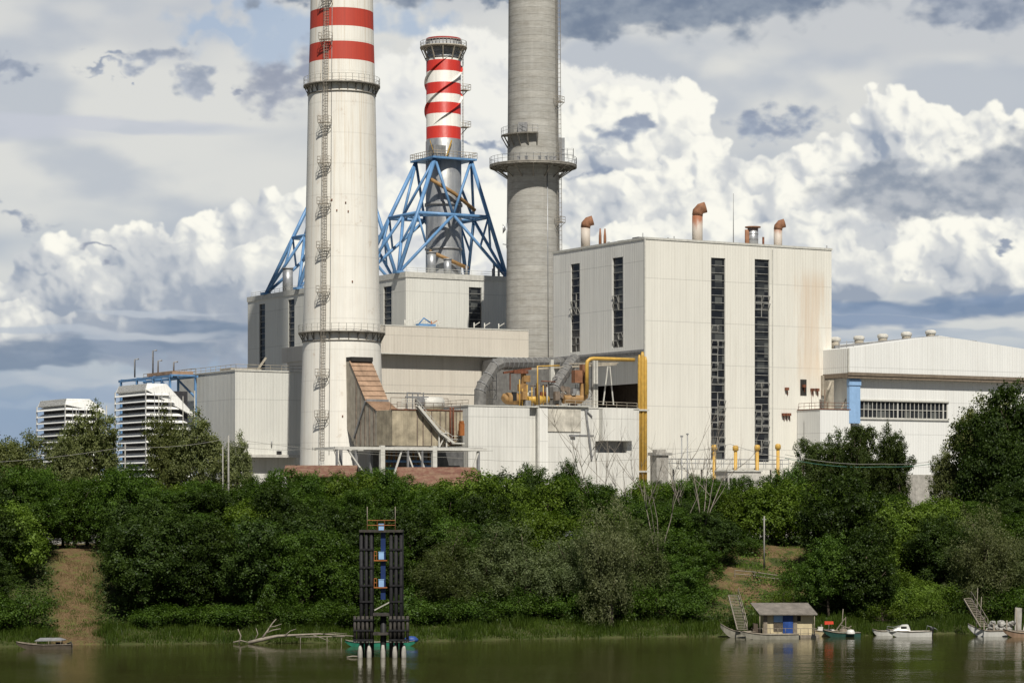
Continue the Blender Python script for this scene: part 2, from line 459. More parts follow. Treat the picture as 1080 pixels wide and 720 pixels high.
    def shred(es, c0, c1, seed, op=1., rag=.5, w=9., edge=.75, size=34):
        """ragged fragment of low dark cloud"""
        nonlocal img
        ax_, ay_ = fbm(46, 2.2, .7, seed)*w, fbm(46, 2.2, .7, seed+1)*w*.7
        f = np.max([ell(*e, ax_, ay_) for e in es], axis=0)
        f = f + fbm(size, 2.35, .6, seed+2)*rag*.55
        up = sample(f, 0, -7) 
        k = ss(f - up*.6 + .5*fbm(30, 2.2, .7, seed+4)*.5, -.5, .9)
        c = mixc(np.broadcast_to(lin(c1), img.shape), np.broadcast_to(lin(c0), img.shape), k)
        img = mixc(img, c, ss(f, -.12, edge)*op)
    # far, flat, soft
    band([(60, 398, 260, 12), (300, 404, 160, 9), (1000, 356, 170, 8), (-200, 380, 160, 20)], (186, 193, 202), (170, 181, 195), 40, .8)
    band([(120, 420, 300, 9), (1040, 372, 200, 7)], (140, 160, 188), (160, 176, 196), 43, .6)
    # tall smooth tops in the middle
    heap([(395, 75), (425, 48), (450, 32), (485, 28), (520, 34), (560, 60), (640, 84), (700, 90)], 330, 5, 34, 230, 1.0, 3.0, mid=(226, 226, 224), hi=(244, 242, 234), lo=(190, 195, 204))
    heap([(-320, 250), (-200, 200), (-120, 240), (-40, 290)], 350, 6, 30, 60, .8)
    # left bank
    heap([(190, 262), (215, 240), (240, 222), (262, 206), (285, 200), (315, 204), (345, 190), (400, 210)], 345, 7, 26, 52, .86)
    heap([(-30, 312), (0, 299), (16, 292), (31, 272), (57, 250), (90, 256), (120, 231), (145, 239), (170, 240), (192, 248), (214, 240), (233, 246), (300, 262), (345, 285)], 372, 8, 20, 28, 1.0)
    heap([(-30, 340), (40, 318), (75, 285), (105, 282), (140, 300), (200, 296), (240, 300), (300, 285), (420, 290)], 384, 9, 24, 30, .12)
    heap([(-60, 352), (20, 340), (80, 322), (130, 330), (220, 318), (300, 326), (420, 320)], 388, 19, 22, 30, .12, opac=.85)
    heap([(110, 290), (150, 262), (200, 262), (260, 252), (320, 250), (420, 250)], 384, 20, 26, 46, .30, opac=.85)
    heap([(390, 190), (420, 175), (460, 190), (500, 180), (540, 200)], 350, 10, 24, 110, .95, 2.0, mid=(218, 219, 220), lo=(176, 183, 196))
    # right banks
    heap([(560, 140), (590, 122), (622, 114), (655, 92), (682, 116), (700, 112), (727, 94), (742, 108), (748, 150)], 300, 12, 20, 85, .98)
    heap([(735, 160), (785, 168), (850, 160), (888, 150), (908, 118), (930, 99), (952, 104), (975, 112), (1000, 134), (1040, 128), (1085, 128), (1160, 110), (1300, 140)], 322, 13, 22, 85, .95)
    heap([(580, 214), (620, 196), (660, 182), (700, 176), (740, 190), (790, 205), (840, 186), (900, 196), (960, 230), (1100, 240), (1250, 210)], 322, 14, 22, 60, .78)
    heap([(590, 262), (640, 232), (690, 240), (740, 225), (800, 236), (850, 222), (890, 240), (960, 262), (1040, 250), (1100, 262), (1250, 250)], 326, 15, 20, 48, .62)
    band([(1010, 328, 220, 16), (915, 344, 100, 12), (1250, 330, 200, 20)], (110, 132, 164), (132, 150, 178), 50, .92)
    band([(90, 368, 200, 12), (235, 352, 110, 11), (40, 378, 120, 9), (-180, 372, 200, 16)], (112, 130, 156), (136, 150, 172), 54, .85)
    band([(70, 352, 200, 5), (160, 333, 100, 4)], (196, 201, 208), (178, 187, 200), 58, .7, w=8)
    # grey layered fragments in front
    band([(90, 140, 200, 10), (-60, 150, 200, 14)], (190, 195, 205), (198, 201, 210), 60, .8, w=5)
    shred([(10, 80, 26, 9), (110, 86, 30, 5), (160, 76, 36, 13), (120, 74, 20, 6), (213, 92, 27, 17), (25, 238, 32, 9), (0, 212, 12, 10), (140, 100, 8, 4), (-60, 90, 60, 14)], (146, 155, 172), (176, 182, 194), 62, .92, .36)
    shred([(300, 86, 50, 28), (284, 108, 36, 20), (330, 70, 40, 26), (108, 264, 24, 5), (250, 100, 12, 6)], (148, 154, 170), (178, 182, 192), 66, .95, .3)
    shred([(645, 150, 34, 19), (660, 138, 26, 12), (622, 190, 18, 7), (520, 146, 26, 8), (492, 150, 16, 5), (800, 140, 56, 16), (835, 131, 38, 17), (1050, 265, 17, 6), (575, 116, 16, 6)], (142, 152, 172), (166, 175, 190), 70, .95, .34)
    shred([(700, -6, 200, 54), (618, 22, 75, 28), (775, 6, 95, 36), (820, 0, 60, 20), (340, -6, 110, 20), (560, 2, 110, 14), (600, -40, 340, 40)], (114, 126, 146), (146, 155, 168), 74, 1., .13, 8, .35)
    shred([(1035, 24, 75, 27), (1100, 8, 100, 36)], (132, 142, 160), (172, 178, 188), 78, 1., .16, 8, .4)
    shred([(985, 214, 132, 24), (1030, 195, 90, 32), (940, 203, 74, 24), (1090, 183, 80, 44), (1200, 200, 90, 42)], (140, 149, 164), (186, 189, 194), 82, .98, .12, 8, .4)
    img = np.clip(img, 0, 1.2)
    return img, W, H, (X0, X1, Y0, Y1)
SKY_B = 1.0
# ------------------------------------------------------------------ daylight
sun = bpy.data.lights.new('sun', 'SUN'); suno = bpy.data.objects.new('sun', sun); COL.objects.link(suno)
sun.energy = 5.0; sun.angle = R(.53); sun.color = (1.0, .95, .86)
sdir = Vector((math.sin(SUN_AZ)*math.cos(SUN_EL), -math.cos(SUN_AZ)*math.cos(SUN_EL), math.sin(SUN_EL)))
suno.rotation_euler = sdir.to_track_quat('Z', 'Y').to_euler(); suno.location = (60, -60, 120)

smap, SW, SH, (SX0, SX1, SY0, SY1) = make_sky_map()
simg = bpy.data.images.new('cloud_field', SW, SH, float_buffer=True, is_data=True)
buf = np.ones((SH, SW, 4), np.float32); buf[..., :3] = smap[::-1]
simg.pixels.foreach_set(buf.ravel()); simg.update(); del buf, smap
w = bpy.data.worlds.new('World'); sc.world = w; w.use_nodes = True
nt = NT(w.node_tree); nt.n.clear()
out = nt.node('ShaderNodeOutputWorld')
sky = nt.node('ShaderNodeTexSky', sky_type='NISHITA', sun_disc=False, sun_elevation=SUN_EL, sun_rotation=math.pi - SUN_AZ)
bg1 = nt.node('ShaderNodeBackground'); nt.l.new(sky.outputs[0], bg1.inputs[0]); bg1.inputs[1].default_value = .08
D = nt.node('ShaderNodeTexCoord').outputs['Generated']
dx, dy, dz = nt.sep(D)
az = nt.m('ARCTAN2', dx, dy); el = nt.m('ARCSINE', dz)
gx = nt.m('MULTIPLY_ADD', az, F_/(SX1-SX0), (540-SX0)/(SX1-SX0))
gy = nt.m('MULTIPLY_ADD', el, F_/(SY1-SY0), (SY1-HY)/(SY1-SY0))
im = nt.node('ShaderNodeTexImage', image=simg, extension='EXTEND', interpolation='Linear'); nt.put(im.inputs[0], nt.comb(gx, gy, 0.))
n_far = nt.noise(nt.vm('MULTIPLY', D, (1., 1., 2.2)), 2.6, 5, .58, .5).outputs[0]
farc = nt.mix(nt.sstep(n_far, .40, .60), srgb(74, 96, 126), srgb(120, 123, 128))
away = nt.m('MAXIMUM', nt.sstep(nt.m('ABSOLUTE', nt.m('SUBTRACT', gx, .5)), .40, .5), nt.sstep(gy, .85, 1.0))
colr = nt.mix(away, im.outputs[0], farc)
colr = nt.mix(nt.sstep(el, .0, -.02), colr, (.06, .07, .045))
bg2 = nt.node('ShaderNodeBackground'); nt.l.new(colr, bg2.inputs[0]); bg2.inputs[1].default_value = SKY_B
mx = nt.node('ShaderNodeMixShader'); mx.inputs[0].default_value = .92
nt.l.new(bg1.outputs[0], mx.inputs[1]); nt.l.new(bg2.outputs[0], mx.inputs[2]); nt.l.new(mx.outputs[0], out.inputs[0])
# ================================================================== THE PLANT
def wall_holes(mb, face, u0, u1, z0, z1, holes, depth=.35, at=0.):
    """a wall sheet with real openings; face 'u' lies in y=at looking to -y, face 'v' lies in x=at looking to -x"""
    us = sorted({u0, u1, *[h[0] for h in holes], *[h[1] for h in holes]}); zs = sorted({z0, z1, *[h[2] for h in holes], *[h[3] for h in holes]})
    P = (lambda u, d, z: (u, at+d, z)) if face == 'u' else (lambda u, d, z: (at+d, u, z))
    for a, b in zip(us[:-1], us[1:]):
        for c, d in zip(zs[:-1], zs[1:]):
            if any(h[0] <= a and b <= h[1] and h[2] <= c and d <= h[3] for h in holes): continue
            mb.quad(P(a,0,c), P(b,0,c), P(b,0,d), P(a,0,d))
    for a, b, c, d in holes:
        mb.quad(P(a,0,c), P(a,depth,c), P(a,depth,d), P(a,0,d)); mb.quad(P(b,0,c), P(b,depth,c), P(b,depth,d), P(b,0,d))
        mb.quad(P(a,0,c), P(b,0,c), P(b,depth,c), P(a,depth,c)); mb.quad(P(a,0,d), P(b,0,d), P(b,depth,d), P(a,depth,d))
def strip_window(parent, face, a, b, z0, z1, at=0., rows=None, open_rows=(), split=None, fm=None, seed=0):
    """tall ribbon window: glass set back, frame with transoms, some sashes tipped open"""
    rg = random.Random(seed)
    P = (lambda u, d, z: (u, at+d, z)) if face == 'u' else (lambda u, d, z: (at+d, u, z))
    g = MB(); g.quad(P(a,.30,z0), P(b,.30,z0), P(b,.30,z1), P(a,.30,z1)); w_ = g.build('window', M_GLASS, parent)
    f = MB(); n = rows or max(2, int(round((z1-z0)/1.32))); h = (z1-z0)/n
    def bx(u0, u1, c0, c1, d0=.16, d1=.27):
        p, q = P(u0, d0, c0), P(u1, d1, c1); f.box(p[0], q[0], p[1], q[1], p[2], q[2])
    bx(a, a+.10, z0, z1); bx(b-.10, b, z0, z1)
    for i in range(n+1):
        z = z0 + i*h; bx(a+.1, b-.1, max(z0, z-.045), min(z1, z+.045))
    op = set(open_rows)
    mid = (a+b)/2
    for i in sorted(op):
        if 0 <= i < n:
            c0 = z0+i*h+.05; c1 = z0+(i+1)*h-.05
            bx(mid-.06, mid+.06, c0, c1)
            for (s0, s1) in ((a+.12, mid-.08), (mid+.08, b-.12)):
                if rg.random() < .3: continue
                t = rg.uniform(.1, .75)         # hopper sash leaning out
                zb, zt = c0+.1, c1-.1
                for (p, q) in (((s0,.14,zb),(s0,.14-t*.8,zt)), ((s1,.14,zb),(s1,.14-t*.8,zt)), ((s0,.14,zb),(s1,.14,zb)), ((s0,.14-t*.8,zt),(s1,.14-t*.8,zt))):
                    f.bar(P(*p), P(*q), .09)
    f.build('frame', fm or M_FRAME, w_)
    return w_

# ---- main boiler house
A = Frame(680, 450); tA = A.thing('boiler_house', 'tall pale boiler house with long dark ribbon windows, right of the concrete chimney', 'power plant building')
LA = A.u(877); VA = A.v(583.5); HA = A.z(252)
zb = A.z(368); 
wr = [(A.u(750), A.u(765), A.z(484, A.u(757)), A.z(272, A.u(757))), (A.u(796), A.u(811.5), A.z(487, A.u(803)), A.z(273.5, A.u(803)))]
wl = [(A.v(657), A.v(646), A.z(366.5, 0, A.v(651)), A.z(271.5, 0, A.v(651))), (A.v(611.5), A.v(602), A.z(371, 0, A.v(607)), A.z(278, 0, A.v(607)))]
mb = MB(); wall_holes(mb, 'u', 0, LA, 0, HA, wr)
mb.quad((LA,0,0), (LA,VA,0), (LA,VA,HA), (LA,0,HA)); mb.quad((0,VA,0), (LA,VA,0), (LA,VA,HA), (0,VA,HA)); mb.quad((0,0,HA-.02), (LA,0,HA-.02), (LA,VA,HA-.02), (0,VA,HA-.02))
mb.build('front_wall', M_A, tA)
mb = MB(); wall_holes(mb, 'v', 0, VA, zb, HA, [(a, b, c, d) for a, b, c, d in wl])
mb.build('side_wall', M_AL, tA)
mb = MB(); zr = A.z(403); zo = A.z(432)
yk = A.v(629)
mb.box(1.3, 1.6, 1.3, yk+4, zr, zb-.9); mb.box(.001, 1.3, .001, 1.3, 0, zb-.9)
mb.box(1.3, 1.6, yk+4, VA-.1, 0, zb-.9)
mb.build('recessed_wall', M_AL, tA)
mb = MB(); mb.box(-.15, 2.2, .02, VA, zb-.9, zb-.003); mb.box(-.3, -.15, .02, VA, zb-.45, zb-.25); mb.build('edge_beam', M_STEEL, tA)
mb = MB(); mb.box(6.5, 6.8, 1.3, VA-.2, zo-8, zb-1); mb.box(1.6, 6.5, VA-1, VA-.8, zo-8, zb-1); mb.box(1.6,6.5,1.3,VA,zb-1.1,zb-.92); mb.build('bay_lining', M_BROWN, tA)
mb = MB()
for (a, b, c, d) in ((-.12, LA+.12, -.12, .12), (-.12, .12, .12, VA+.1), (LA-.12, LA+.12, .12, VA+.1), (.12, LA-.12, VA-.1, VA+.12)): mb.box(a, b, c, d, HA-.02, HA+.35)
mb.build('parapet', M_TRIM, tA)
mb = MB(); mb.box(-.10, .12, -.10, .12, .2, HA-.03); mb.build('corner_trim', M_TRIM, tA); mb = MB(); x = A.u(814.5); mb.box(x-.09, x+.09, -.14, -.003, 8, HA-.5); mb.build('corner_trim', M_TRIM, tA)
strip_window(tA, 'u', *wr[0], open_rows=list(range(1,3))+[4,5,6,7,8]+[10,11,12,13,14,15,17], seed=1)
strip_window(tA, 'u', *wr[1], open_rows=[1,2,4,5,6,7,9,10,20,21,22], seed=2)
strip_window(tA, 'v', *wl[0], open_rows=[0,1,5,6], seed=3); strip_window(tA, 'v', *wl[1], open_rows=[0,1,5,6,7], seed=4)
# roof plant of the boiler house
def elbow_stack(px, pyb, pyt, v, r, k=1):
    p = A.p(px, pyb, v); zt = A.z(pyt, p.x, p.y)
    s = MB(); s.tube([(p.x, p.y, HA-.3), (p.x, p.y, zt-1.9*r)], r, 20); o = s.build('exhaust_stack', M_STK, tA)
    h = MB(); d = Vector((CU*1., -SU*1., 0))*k      # hood leans to the right of the picture
    q = Vector((p.x, p.y, zt-1.9*r+.02)); h.tube([q, q+Vector((0,0,.7*r))+d*.1*r, q+Vector((0,0,1.3*r))+d*.6*r, q+Vector((0,0,1.6*r))+d*1.6*r], [r*1.06, r*1.08, r*1.05, r*1.05], 16)
    h.build('hood', M_RUST, o)
def stk_mat():
    m, nt, bs = newmat('exhaust_stack_sheet'); co = coords(nt); x, y, z = nt.sep(co)
    n = nt.noise(nt.scalev(co, (1.2, 1.2, .35)), 1.4, 4, .6).outputs[0]
    k = nt.sstep(nt.m('MULTIPLY_ADD', n, 3.0, z), 56.5, 58.4)
    nt.put(bs.inputs['Base Color'], nt.mix(k, nt.mix(n, (.42, .36, .30), (.55, .50, .44)), (.30, .12, .06))); bs.inputs['Roughness'].default_value = .6
    return m
M_STK = stk_mat()
elbow_stack(735.5, 256, 217, 7, .95); elbow_stack(617.5, 264, 231, 21, .85); elbow_stack(820.5, 261, 234, 9, .78)
p = A.p(794, 260, 7); mb = MB(); mb.tube([(p.x, p.y, HA-.3), (p.x, p.y, HA+4.1)], .98, 20); st = mb.build('exhaust_stack', M_GALV, tA)
mb = MB(); mb.tube([(p.x, p.y, HA+4.1), (p.x, p.y, HA+4.3)], [1.45, 1.45], 20)
mb.build('rain_cap', M_RUST, st); mb = MB(); mb.tube([(p.x-1.15, p.y+.2, HA-.3), (p.x-1.15, p.y+.2, HA+3.7)], .42, 12); mb.build('side_pipe', M_RUST, st)
mb = MB()
for z in (.9, 1.9, 2.9): mb.lathe([(1.0, HA+z), (1.06, HA+z+.05), (1.0, HA+z+.1)], 20, p.x, p.y)
mb.build('hoop', M_STEEL, st)
p = A.p(773.5, 258, 6); mb = MB(); mb.tube([(p.x, p.y, HA-.1), (p.x, p.y, HA+10)], [.10, .04], 6); mb.build('lightning_rod', M_STEEL, tA)
for px in (633, 638): p = A.p(px, 262, 18); mb = MB(); mb.tube([(p.x, p.y, HA-.1), (p.x, p.y, HA+2.2), (p.x, p.y, HA+3.6)], [.3, .26, .12], 8); mb.build('vent_pipe', M_RUST, tA)
for px, v, r, h in ((805, 6, .2, 2.4), (704.5, 9, .14, 1.6), (711, 9, .1, 1.9), (722, 10, .12, 1.4), (872, 3, .1, 1.2), (678, 3, .08, 1.4), (642, 15, .25, .9), (698, 6, .1, .9)):
    p = A.p(px, 258, v); mb = MB(); mb.tube([(p.x, p.y, HA-.1), (p.x, p.y, HA+h)], r, 8); mb.build('vent_pipe', M_RUSTD if px in (805,) else M_STEEL, tA)
for px, v, w_, h in ((662, 12, 1.6, .9), (676, 4, 1.2, .7), (712, 8, 2.2, .8), (830, 8, 2, .6), (650, 16, 1.6, .8)):
    p = A.p(px, 258, v); mb = MB(); mb.box(p.x-w_, p.x+w_, p.y-1, p.y+1, HA-.05, HA+h); mb.build('roof_hatch', M_STEEL, tA)
# wall-mounted brackets and lamps on the right of the front
for px, py in ((829, 410), (856, 411), (861, 411), (871, 411), (825.5, 437), (828.5, 437), (831.5, 437), (847, 407)):
    p = A.p(px, py, 0); mb = MB(); s_ = .32 if py < 430 else .26
    mb.box(p.x-s_, p.x+s_, -.55, -.003, p.z-.25, p.z+.25); mb.bar((p.x, -.3, p.z-.2), (p.x+.3, -.1, p.z-1.1), .14); mb.build('wall_bracket', M_RUSTD, tA)
x0, x1 = A.u(844), A.u(850.5); z0 = A.z(417, A.u(847)); z1 = A.z(400, A.u(847)); mb = MB(); mb.box(x0, x1, -.06, -.003, z0, z1); mb.build('door', M_DARK, tA)
for px in (868,): 
    x = A.u(px); mb = MB(); mb.box(x-.5, x+.5, -.5, -.003, A.z(417, x), A.z(396, x)); mb.build('cable_riser', M_DUCT, tA)

# ---- rear boiler house
B = Frame(428, 516); tB = B.thing('boiler_house', 'wide grey-beige boiler house behind the chimneys with blue frames on its roof', 'power plant building')
HB = A.z(252); LB = 48.; VB = B.v(261.3)
wlB = [(B.v(413), B.v(404.5), 10, HB-2.3), (B.v(310.5), B.v(304.), 16, HB-1.9), (B.v(279.5), B.v(273.5), 14, HB-1.9)]
wlB = [(a, b, c, d) for a, b, c, d in wlB]
xb = (B.u(494.5), B.u(508.), 10, HB-2.4)
mb = MB(); wall_holes(mb, 'u', 0, LB, 0, HB, [xb]); wall_holes(mb, 'v', 0, VB, 0, HB, wlB)
mb.quad((LB,0,0), (LB,VB,0), (LB,VB,HB), (LB,0,HB)); mb.quad((0,VB,0), (LB,VB,0), (LB,VB,HB), (0,VB,HB)); mb.quad((0,0,HB-.02), (LB,0,HB-.02), (LB,VB,HB-.02), (0,VB,HB-.02))
mb.build('wall', M_B, tB)
mb = MB()
for (a, b, c, d) in ((-.15, LB+.15, -.15, .15), (-.15, .15, .15, VB+.15), (LB-.15, LB+.15, .15, VB), (.15, LB-.15, VB-.15, VB+.15)): mb.box(a, b, c, d, HB-1.0, HB+.12)
mb.build('parapet', M_TRIM, tB)
strip_window(tB, 'u', *xb, seed=5)
for i, h in enumerate(wlB): strip_window(tB, 'v', *h, seed=6+i)
for px, v, r, h in ((455, 5, .95, 4.6), (472, 5, .8, 3.4)):
    u = B.u(px, v); mb = MB(); mb.tube([(u, v, HB-.1), (u, v, HB+h)], r, 18); o = mb.build('vent_drum', M_GALV, tB)
    mb = MB(); mb.tube([(u, v, HB+h), (u, v, HB+h+.3)], r*1.12, 18); mb.build('cap', M_STEEL, o)
v_ = 61; mb = MB(); mb.tube([(2.6, v_, HB-.1), (2.6, v_, HB+5.4)], 1.15, 18); o = mb.build('vent_drum', M_GALV, tB)
mb = MB(); mb.tube([(2.6, v_, HB+5.4), (2.6, v_, HB+5.7)], 1.3, 18); mb.build('cap', M_STEEL, o)
mb = MB(); mb.rail([(.4, 48, HB), (.4, VB-1, HB)], 1.0, 2.5, .04); mb.rail([(.4, .5, HB), (LB, .5, HB)], 1.0, 2.5, .04); mb.build('railing', M_TRIM, tB)
for px, v, h in ((492, 3, 2.2), (520, 2, 1.8), (526, 3, 2.0), (521, 6, 3.5)):
    u = B.u(px, v); mb = MB(); mb.tube([(u, v, HB-.1), (u, v, HB+h)], .25, 8); mb.build('vent_pipe', M_STEEL, tB)

# ---- twin steel flue stacks with red and white top and blue tube frame
def stack_mat():
    m, nt, bs, z, ang, n1, n2, co = chimney_mat('banded_stack', 0)
    zz = lambda py: Z_at(py, 533.7) - G0
    red, whi, ste = (.52, .035, .022), (.76, .74, .68), (.36, .37, .38)
    edges = [147.7, 135, 121.7, 110, 101, 89, 77, 65.4, 63.0]
    c = nt.mix(nt.lin(n1, .3, .7), ste, (.52, .52, .50))
    c = nt.mix(nt.sstep(nt.noise(nt.scalev(co, (1, 1, .3)), .5, 5, .65).outputs[0], .45, .65), c, (.27, .28, .30))
    cols = [red, whi, red, whi, red, whi, red, whi, ste]
    for e, cc in zip(edges, cols):
        k = nt.m('GREATER_THAN', z, zz(e)); c = nt.mix(k, c, cc)
    v = nt.lin(n2, .35, .75, 1.0, .82); c = nt.mix(1., c, nt.comb(v, v, v), 'MULTIPLY')
    nt.put(bs.inputs['Base Color'], c); bs.inputs['Roughness'].default_value = .42; 
    nt.put(bs.inputs['Metallic'], nt.m('MULTIPLY', nt.m('LESS_THAN', z, zz(147.7)), .5))
    b = nt.node('ShaderNodeBump'); b.inputs['Strength'].default_value = .6; b.inputs['Distance'].default_value = .15
    nt.put(b.inputs['Height'], nt.noise(nt.scalev(co, (1,1,.4)), .6, 3, .5).outputs[0]); nt.l.new(b.outputs[0], bs.inputs['Normal'])
    return m
M_STACK = stack_mat()
SU_, SV_ = 15.1, 11.7
def steel_stack():
    ox = B.X + CU*SU_ - SU*SV_; oy = B.Y + SU*SU_ + CU*SV_
    t = thing('steel_stack', 'red and white banded steel stack in a blue frame, between the two tall chimneys', 'chimney', (ox, oy, G0), ANG, 'banded steel flue stacks on the rear roof')
    zz = lambda py: Z_at(py, 533.7) - G0
    zt = zz(42); zp = zz(168); zm = zz(230); z0 = HB + .1; r = 3.72
    mb = MB(); mb.lathe([(r, z0-1), (r, zz(150)), (r*.97, zz(149)), (r*.97, zz(64)), (r*.93, zz(62)), (r*.93, zt), (r*.85, zt), (r*.85, zt-3)], 64)
    mb.build('shaft', M_STACK, t)
    # helical strakes
    for k in range(3):
        mb = MB(); vs = []; n = 60
        for i in range(n+1):
            f = i/n; a = R(205+120*k) + f*R(300); z = zz(134) + f*(zz(60)-zz(134)); fin = .42*min(1, min(f, 1-f)*7)
            for rr, dz in ((r*.9, 0), (r*.97+fin, .0)):
                vs.append((rr*math.cos(a), rr*math.sin(a), z-.07)); vs.append((rr*math.cos(a), rr*math.sin(a), z+.07))
        fs = []
        for i in range(n):
            o = i*4; fs += [(o, o+2, o+6, o+4), (o+1, o+5, o+7, o+3), (o+2, o+3, o+7, o+6)]
        mb._add(vs, fs); mb.build('strake', M_STACK, t)
    mb = MB(); mb.lathe([(r*.95, zt-.35), (r*.98, zt-.3), (r*.98, zt+.12), (r*.83, zt+.12)], 48); mb.build('rim', MATS['red_rim'], t)
    # top gallery
    zg = zz(51.5); mb = MB(); mb.lathe([(r*.93, zg), (r*1.32, zg), (r*1.32, zg+.3), (r*.93, zg+.3)], 40)
    for k in range(12):
        a = 2*math.pi*k/12; c, s = math.cos(a), math.sin(a); mb.bar((r*1.28*c, r*1.28*s, zg), (r*.96*c, r*.96*s, zg-2.6), .22)
    g = mb.build('gallery', M_DUCT, t)
    mb = MB(); mb.rail([(r*1.3*math.cos(2*math.pi*k/16), r*1.3*math.sin(2*math.pi*k/16), zg+.3) for k in range(16)], 1.1, 1.6, .05, closed=True); mb.build('railing', M_TRIM, g)
    mb = MB()
    for k in range(30):
        a = 2*math.pi*k/30; mb.bar((r*1.0*math.cos(a), r*1.0*math.sin(a), zg+.3), (r*1.0*math.cos(a), r*1.0*math.sin(a), zt-.3), .1)
    mb.build('cage', M_STEEL, t)
    mb = MB()
    for zc in (zz(58), zz(62)): mb.lathe([(r*.96, zc-.1), (r*1.02, zc), (r*.96, zc+.1)], 40)
    mb.build('stiffener', M_STEEL, t)
    # ladder on the right with little landings
    la = R(-10); lc, ls = math.cos(la), math.sin(la); mb = MB()
    for dd in (-.3, .3):
        p = Vector((lc*(r+.55) - ls*dd, ls*(r+.55) + lc*dd, 0)); mb.tube([p+Vector((0,0,zp)), p+Vector((0,0,zg))], .06, 4)
    z = zp
    while z < zg: mb.tube([(lc*(r+.55)+ls*.3, ls*(r+.55)-lc*.3, z), (lc*(r+.55)-ls*.3, ls*(r+.55)+lc*.3, z)], .05, 4); z += .7
    mb.build('ladder', M_TRIM, t)
    for py in (94, 133):
        z = zz(py); mb = MB(); c = Vector((lc*(r+.9), ls*(r+.9), z)); mb.box(c.x-.9, c.x+.9, c.y-1.1, c.y+1.1, z-.12, z)
        mb.rail([(c.x-.9, c.y-1.1, z), (c.x+.9, c.y-1.1, z), (c.x+.9, c.y+1.1, z), (c.x-.9, c.y+1.1, z)], 1.1, 1.0, .05)
        mb.bar((c.x+.7, c.y, z), (c.x-.8, c.y, z-1.6), .15); mb.build('landing', M_DUCT, t)
    # hub platform
    au, av = 4.9, 4.7
    mb = MB(); mb.box(-au-.3, au+.3, -av-.3, av+.3, zp-.55, zp-.15)
    hub = mb.build('platform', M_BLUE, t)
    mb = MB(); c_ = [(-au-.3, -av-.3, zp-.15), (au+.3, -av-.3, zp-.15), (au+.3, av+.3, zp-.15), (-au-.3, av+.3, zp-.15)]; mb.rail(c_, 1.2, .9, .06, closed=True)
    mb.build('railing', M_DUCT, hub)
    mb = MB(); mb.box(-au+.1, -au+3, -av+.2, -av+2.2, zp-.12, zp+2.2); mb.build('cabin', M_STEEL, hub)
    mb = MB(); mb.bar((-1.8, -4.6, zp), (-.4, -4.2, zp+3.4), .22); mb.bar((-au, -av, zp+.5), (-au-.9, -av, zp+3.0), .12); mb.build('davit', M_YEL, hub)
    # frame: four raking legs, ring girder, V bracing
    T4 = [Vector((-4.3, -4.1, zp-.5)), Vector((4.3, -4.1, zp-.5)), Vector((4.3, 4.1, zp-.5)), Vector((-4.3, 4.1, zp-.5))]
    B4 = [Vector((-SU_, -8.5, z0)), Vector((25.5-SU_, -8.5, z0)), Vector((25.5-SU_, 8.5, z0)), Vector((-SU_, 8.5, z0))]
    M4 = []
    for a, b in zip(T4, B4):
        f = (zp-.5-zm)/(zp-.5-z0); M4.append(a.lerp(b, f))
    fr = MB()
    for i in range(4): fr.tube([T4[i], B4[i]], .42, 10)
    fr.build('leg_frame', M_BLUE, t)
    rg_ = MB(); br = MB()
    for i in range(4):
        j = (i+1) % 4; mid = (M4[i]+M4[j])/2
        rg_.tube([M4[i], M4[j]], .40, 10)
        br.tube([T4[i], mid], .30, 8); br.tube([T4[j], mid], .30, 8)
        br.tube([mid, B4[i]], .34, 8); br.tube([mid, B4[j]], .34, 8)
        br.tube([M4[i], mid.lerp(B4[i], .5)], .24, 8); br.tube([M4[j], mid.lerp(B4[j], .5)], .24, 8)
        rg_.tube([mid, (M4[j] + M4[(j+1) % 4])/2], .25, 8)
    rg_.build('ring_girder', M_BLUE, t); br.build('bracing', M_BLUE, t)
    mb = MB()
    for b in B4: mb.box(b.x-.9, b.x+.9, b.y-.9, b.y+.9, HB, HB+.5)
    mb.build('foot_plate', M_BLUE, t)
    # inclined pipe inside the frame
    mb = MB(); mb.tube([(-5.5, -3.9, zz(192)), (0, -4.9, zz(207)), (5.5, -3.5, zz(222))], .4, 8); mb.build('crossing_pipe', M_YELD, t); mb = MB(); mb.tube([(-5.5, -4, zz(268)), (3, -5, zz(284))], .4, 8); mb.build('crossing_pipe', M_YELD, t)
    mb = MB(); mb.lathe([(r+.02, zz(215)), (r+.25, zz(215)), (r+.25, zz(218)), (r+.02, zz(218))], 40); mb.build('collar', M_STEEL, t); mb = MB(); mb.lathe([(r+.02, zz(262)), (r+.2, zz(262)), (r+.2, zz(264)), (r+.02, zz(264))], 40); mb.build('collar', M_STEEL, t)
    return t
simple('red_rim', (.30, .03, .025), .6); M_YELD = simple('ochre_pipe', (.34, .20, .08), .6, var=.3)
st1 = steel_stack()
st2 = copy_tree(st1); d = Vector((-SU*46.8, CU*46.8, 0)); st2.location = Vector(st1.location) + d
st2['label'] = 'blue tube stack frame rising half hidden behind the tall white chimney'

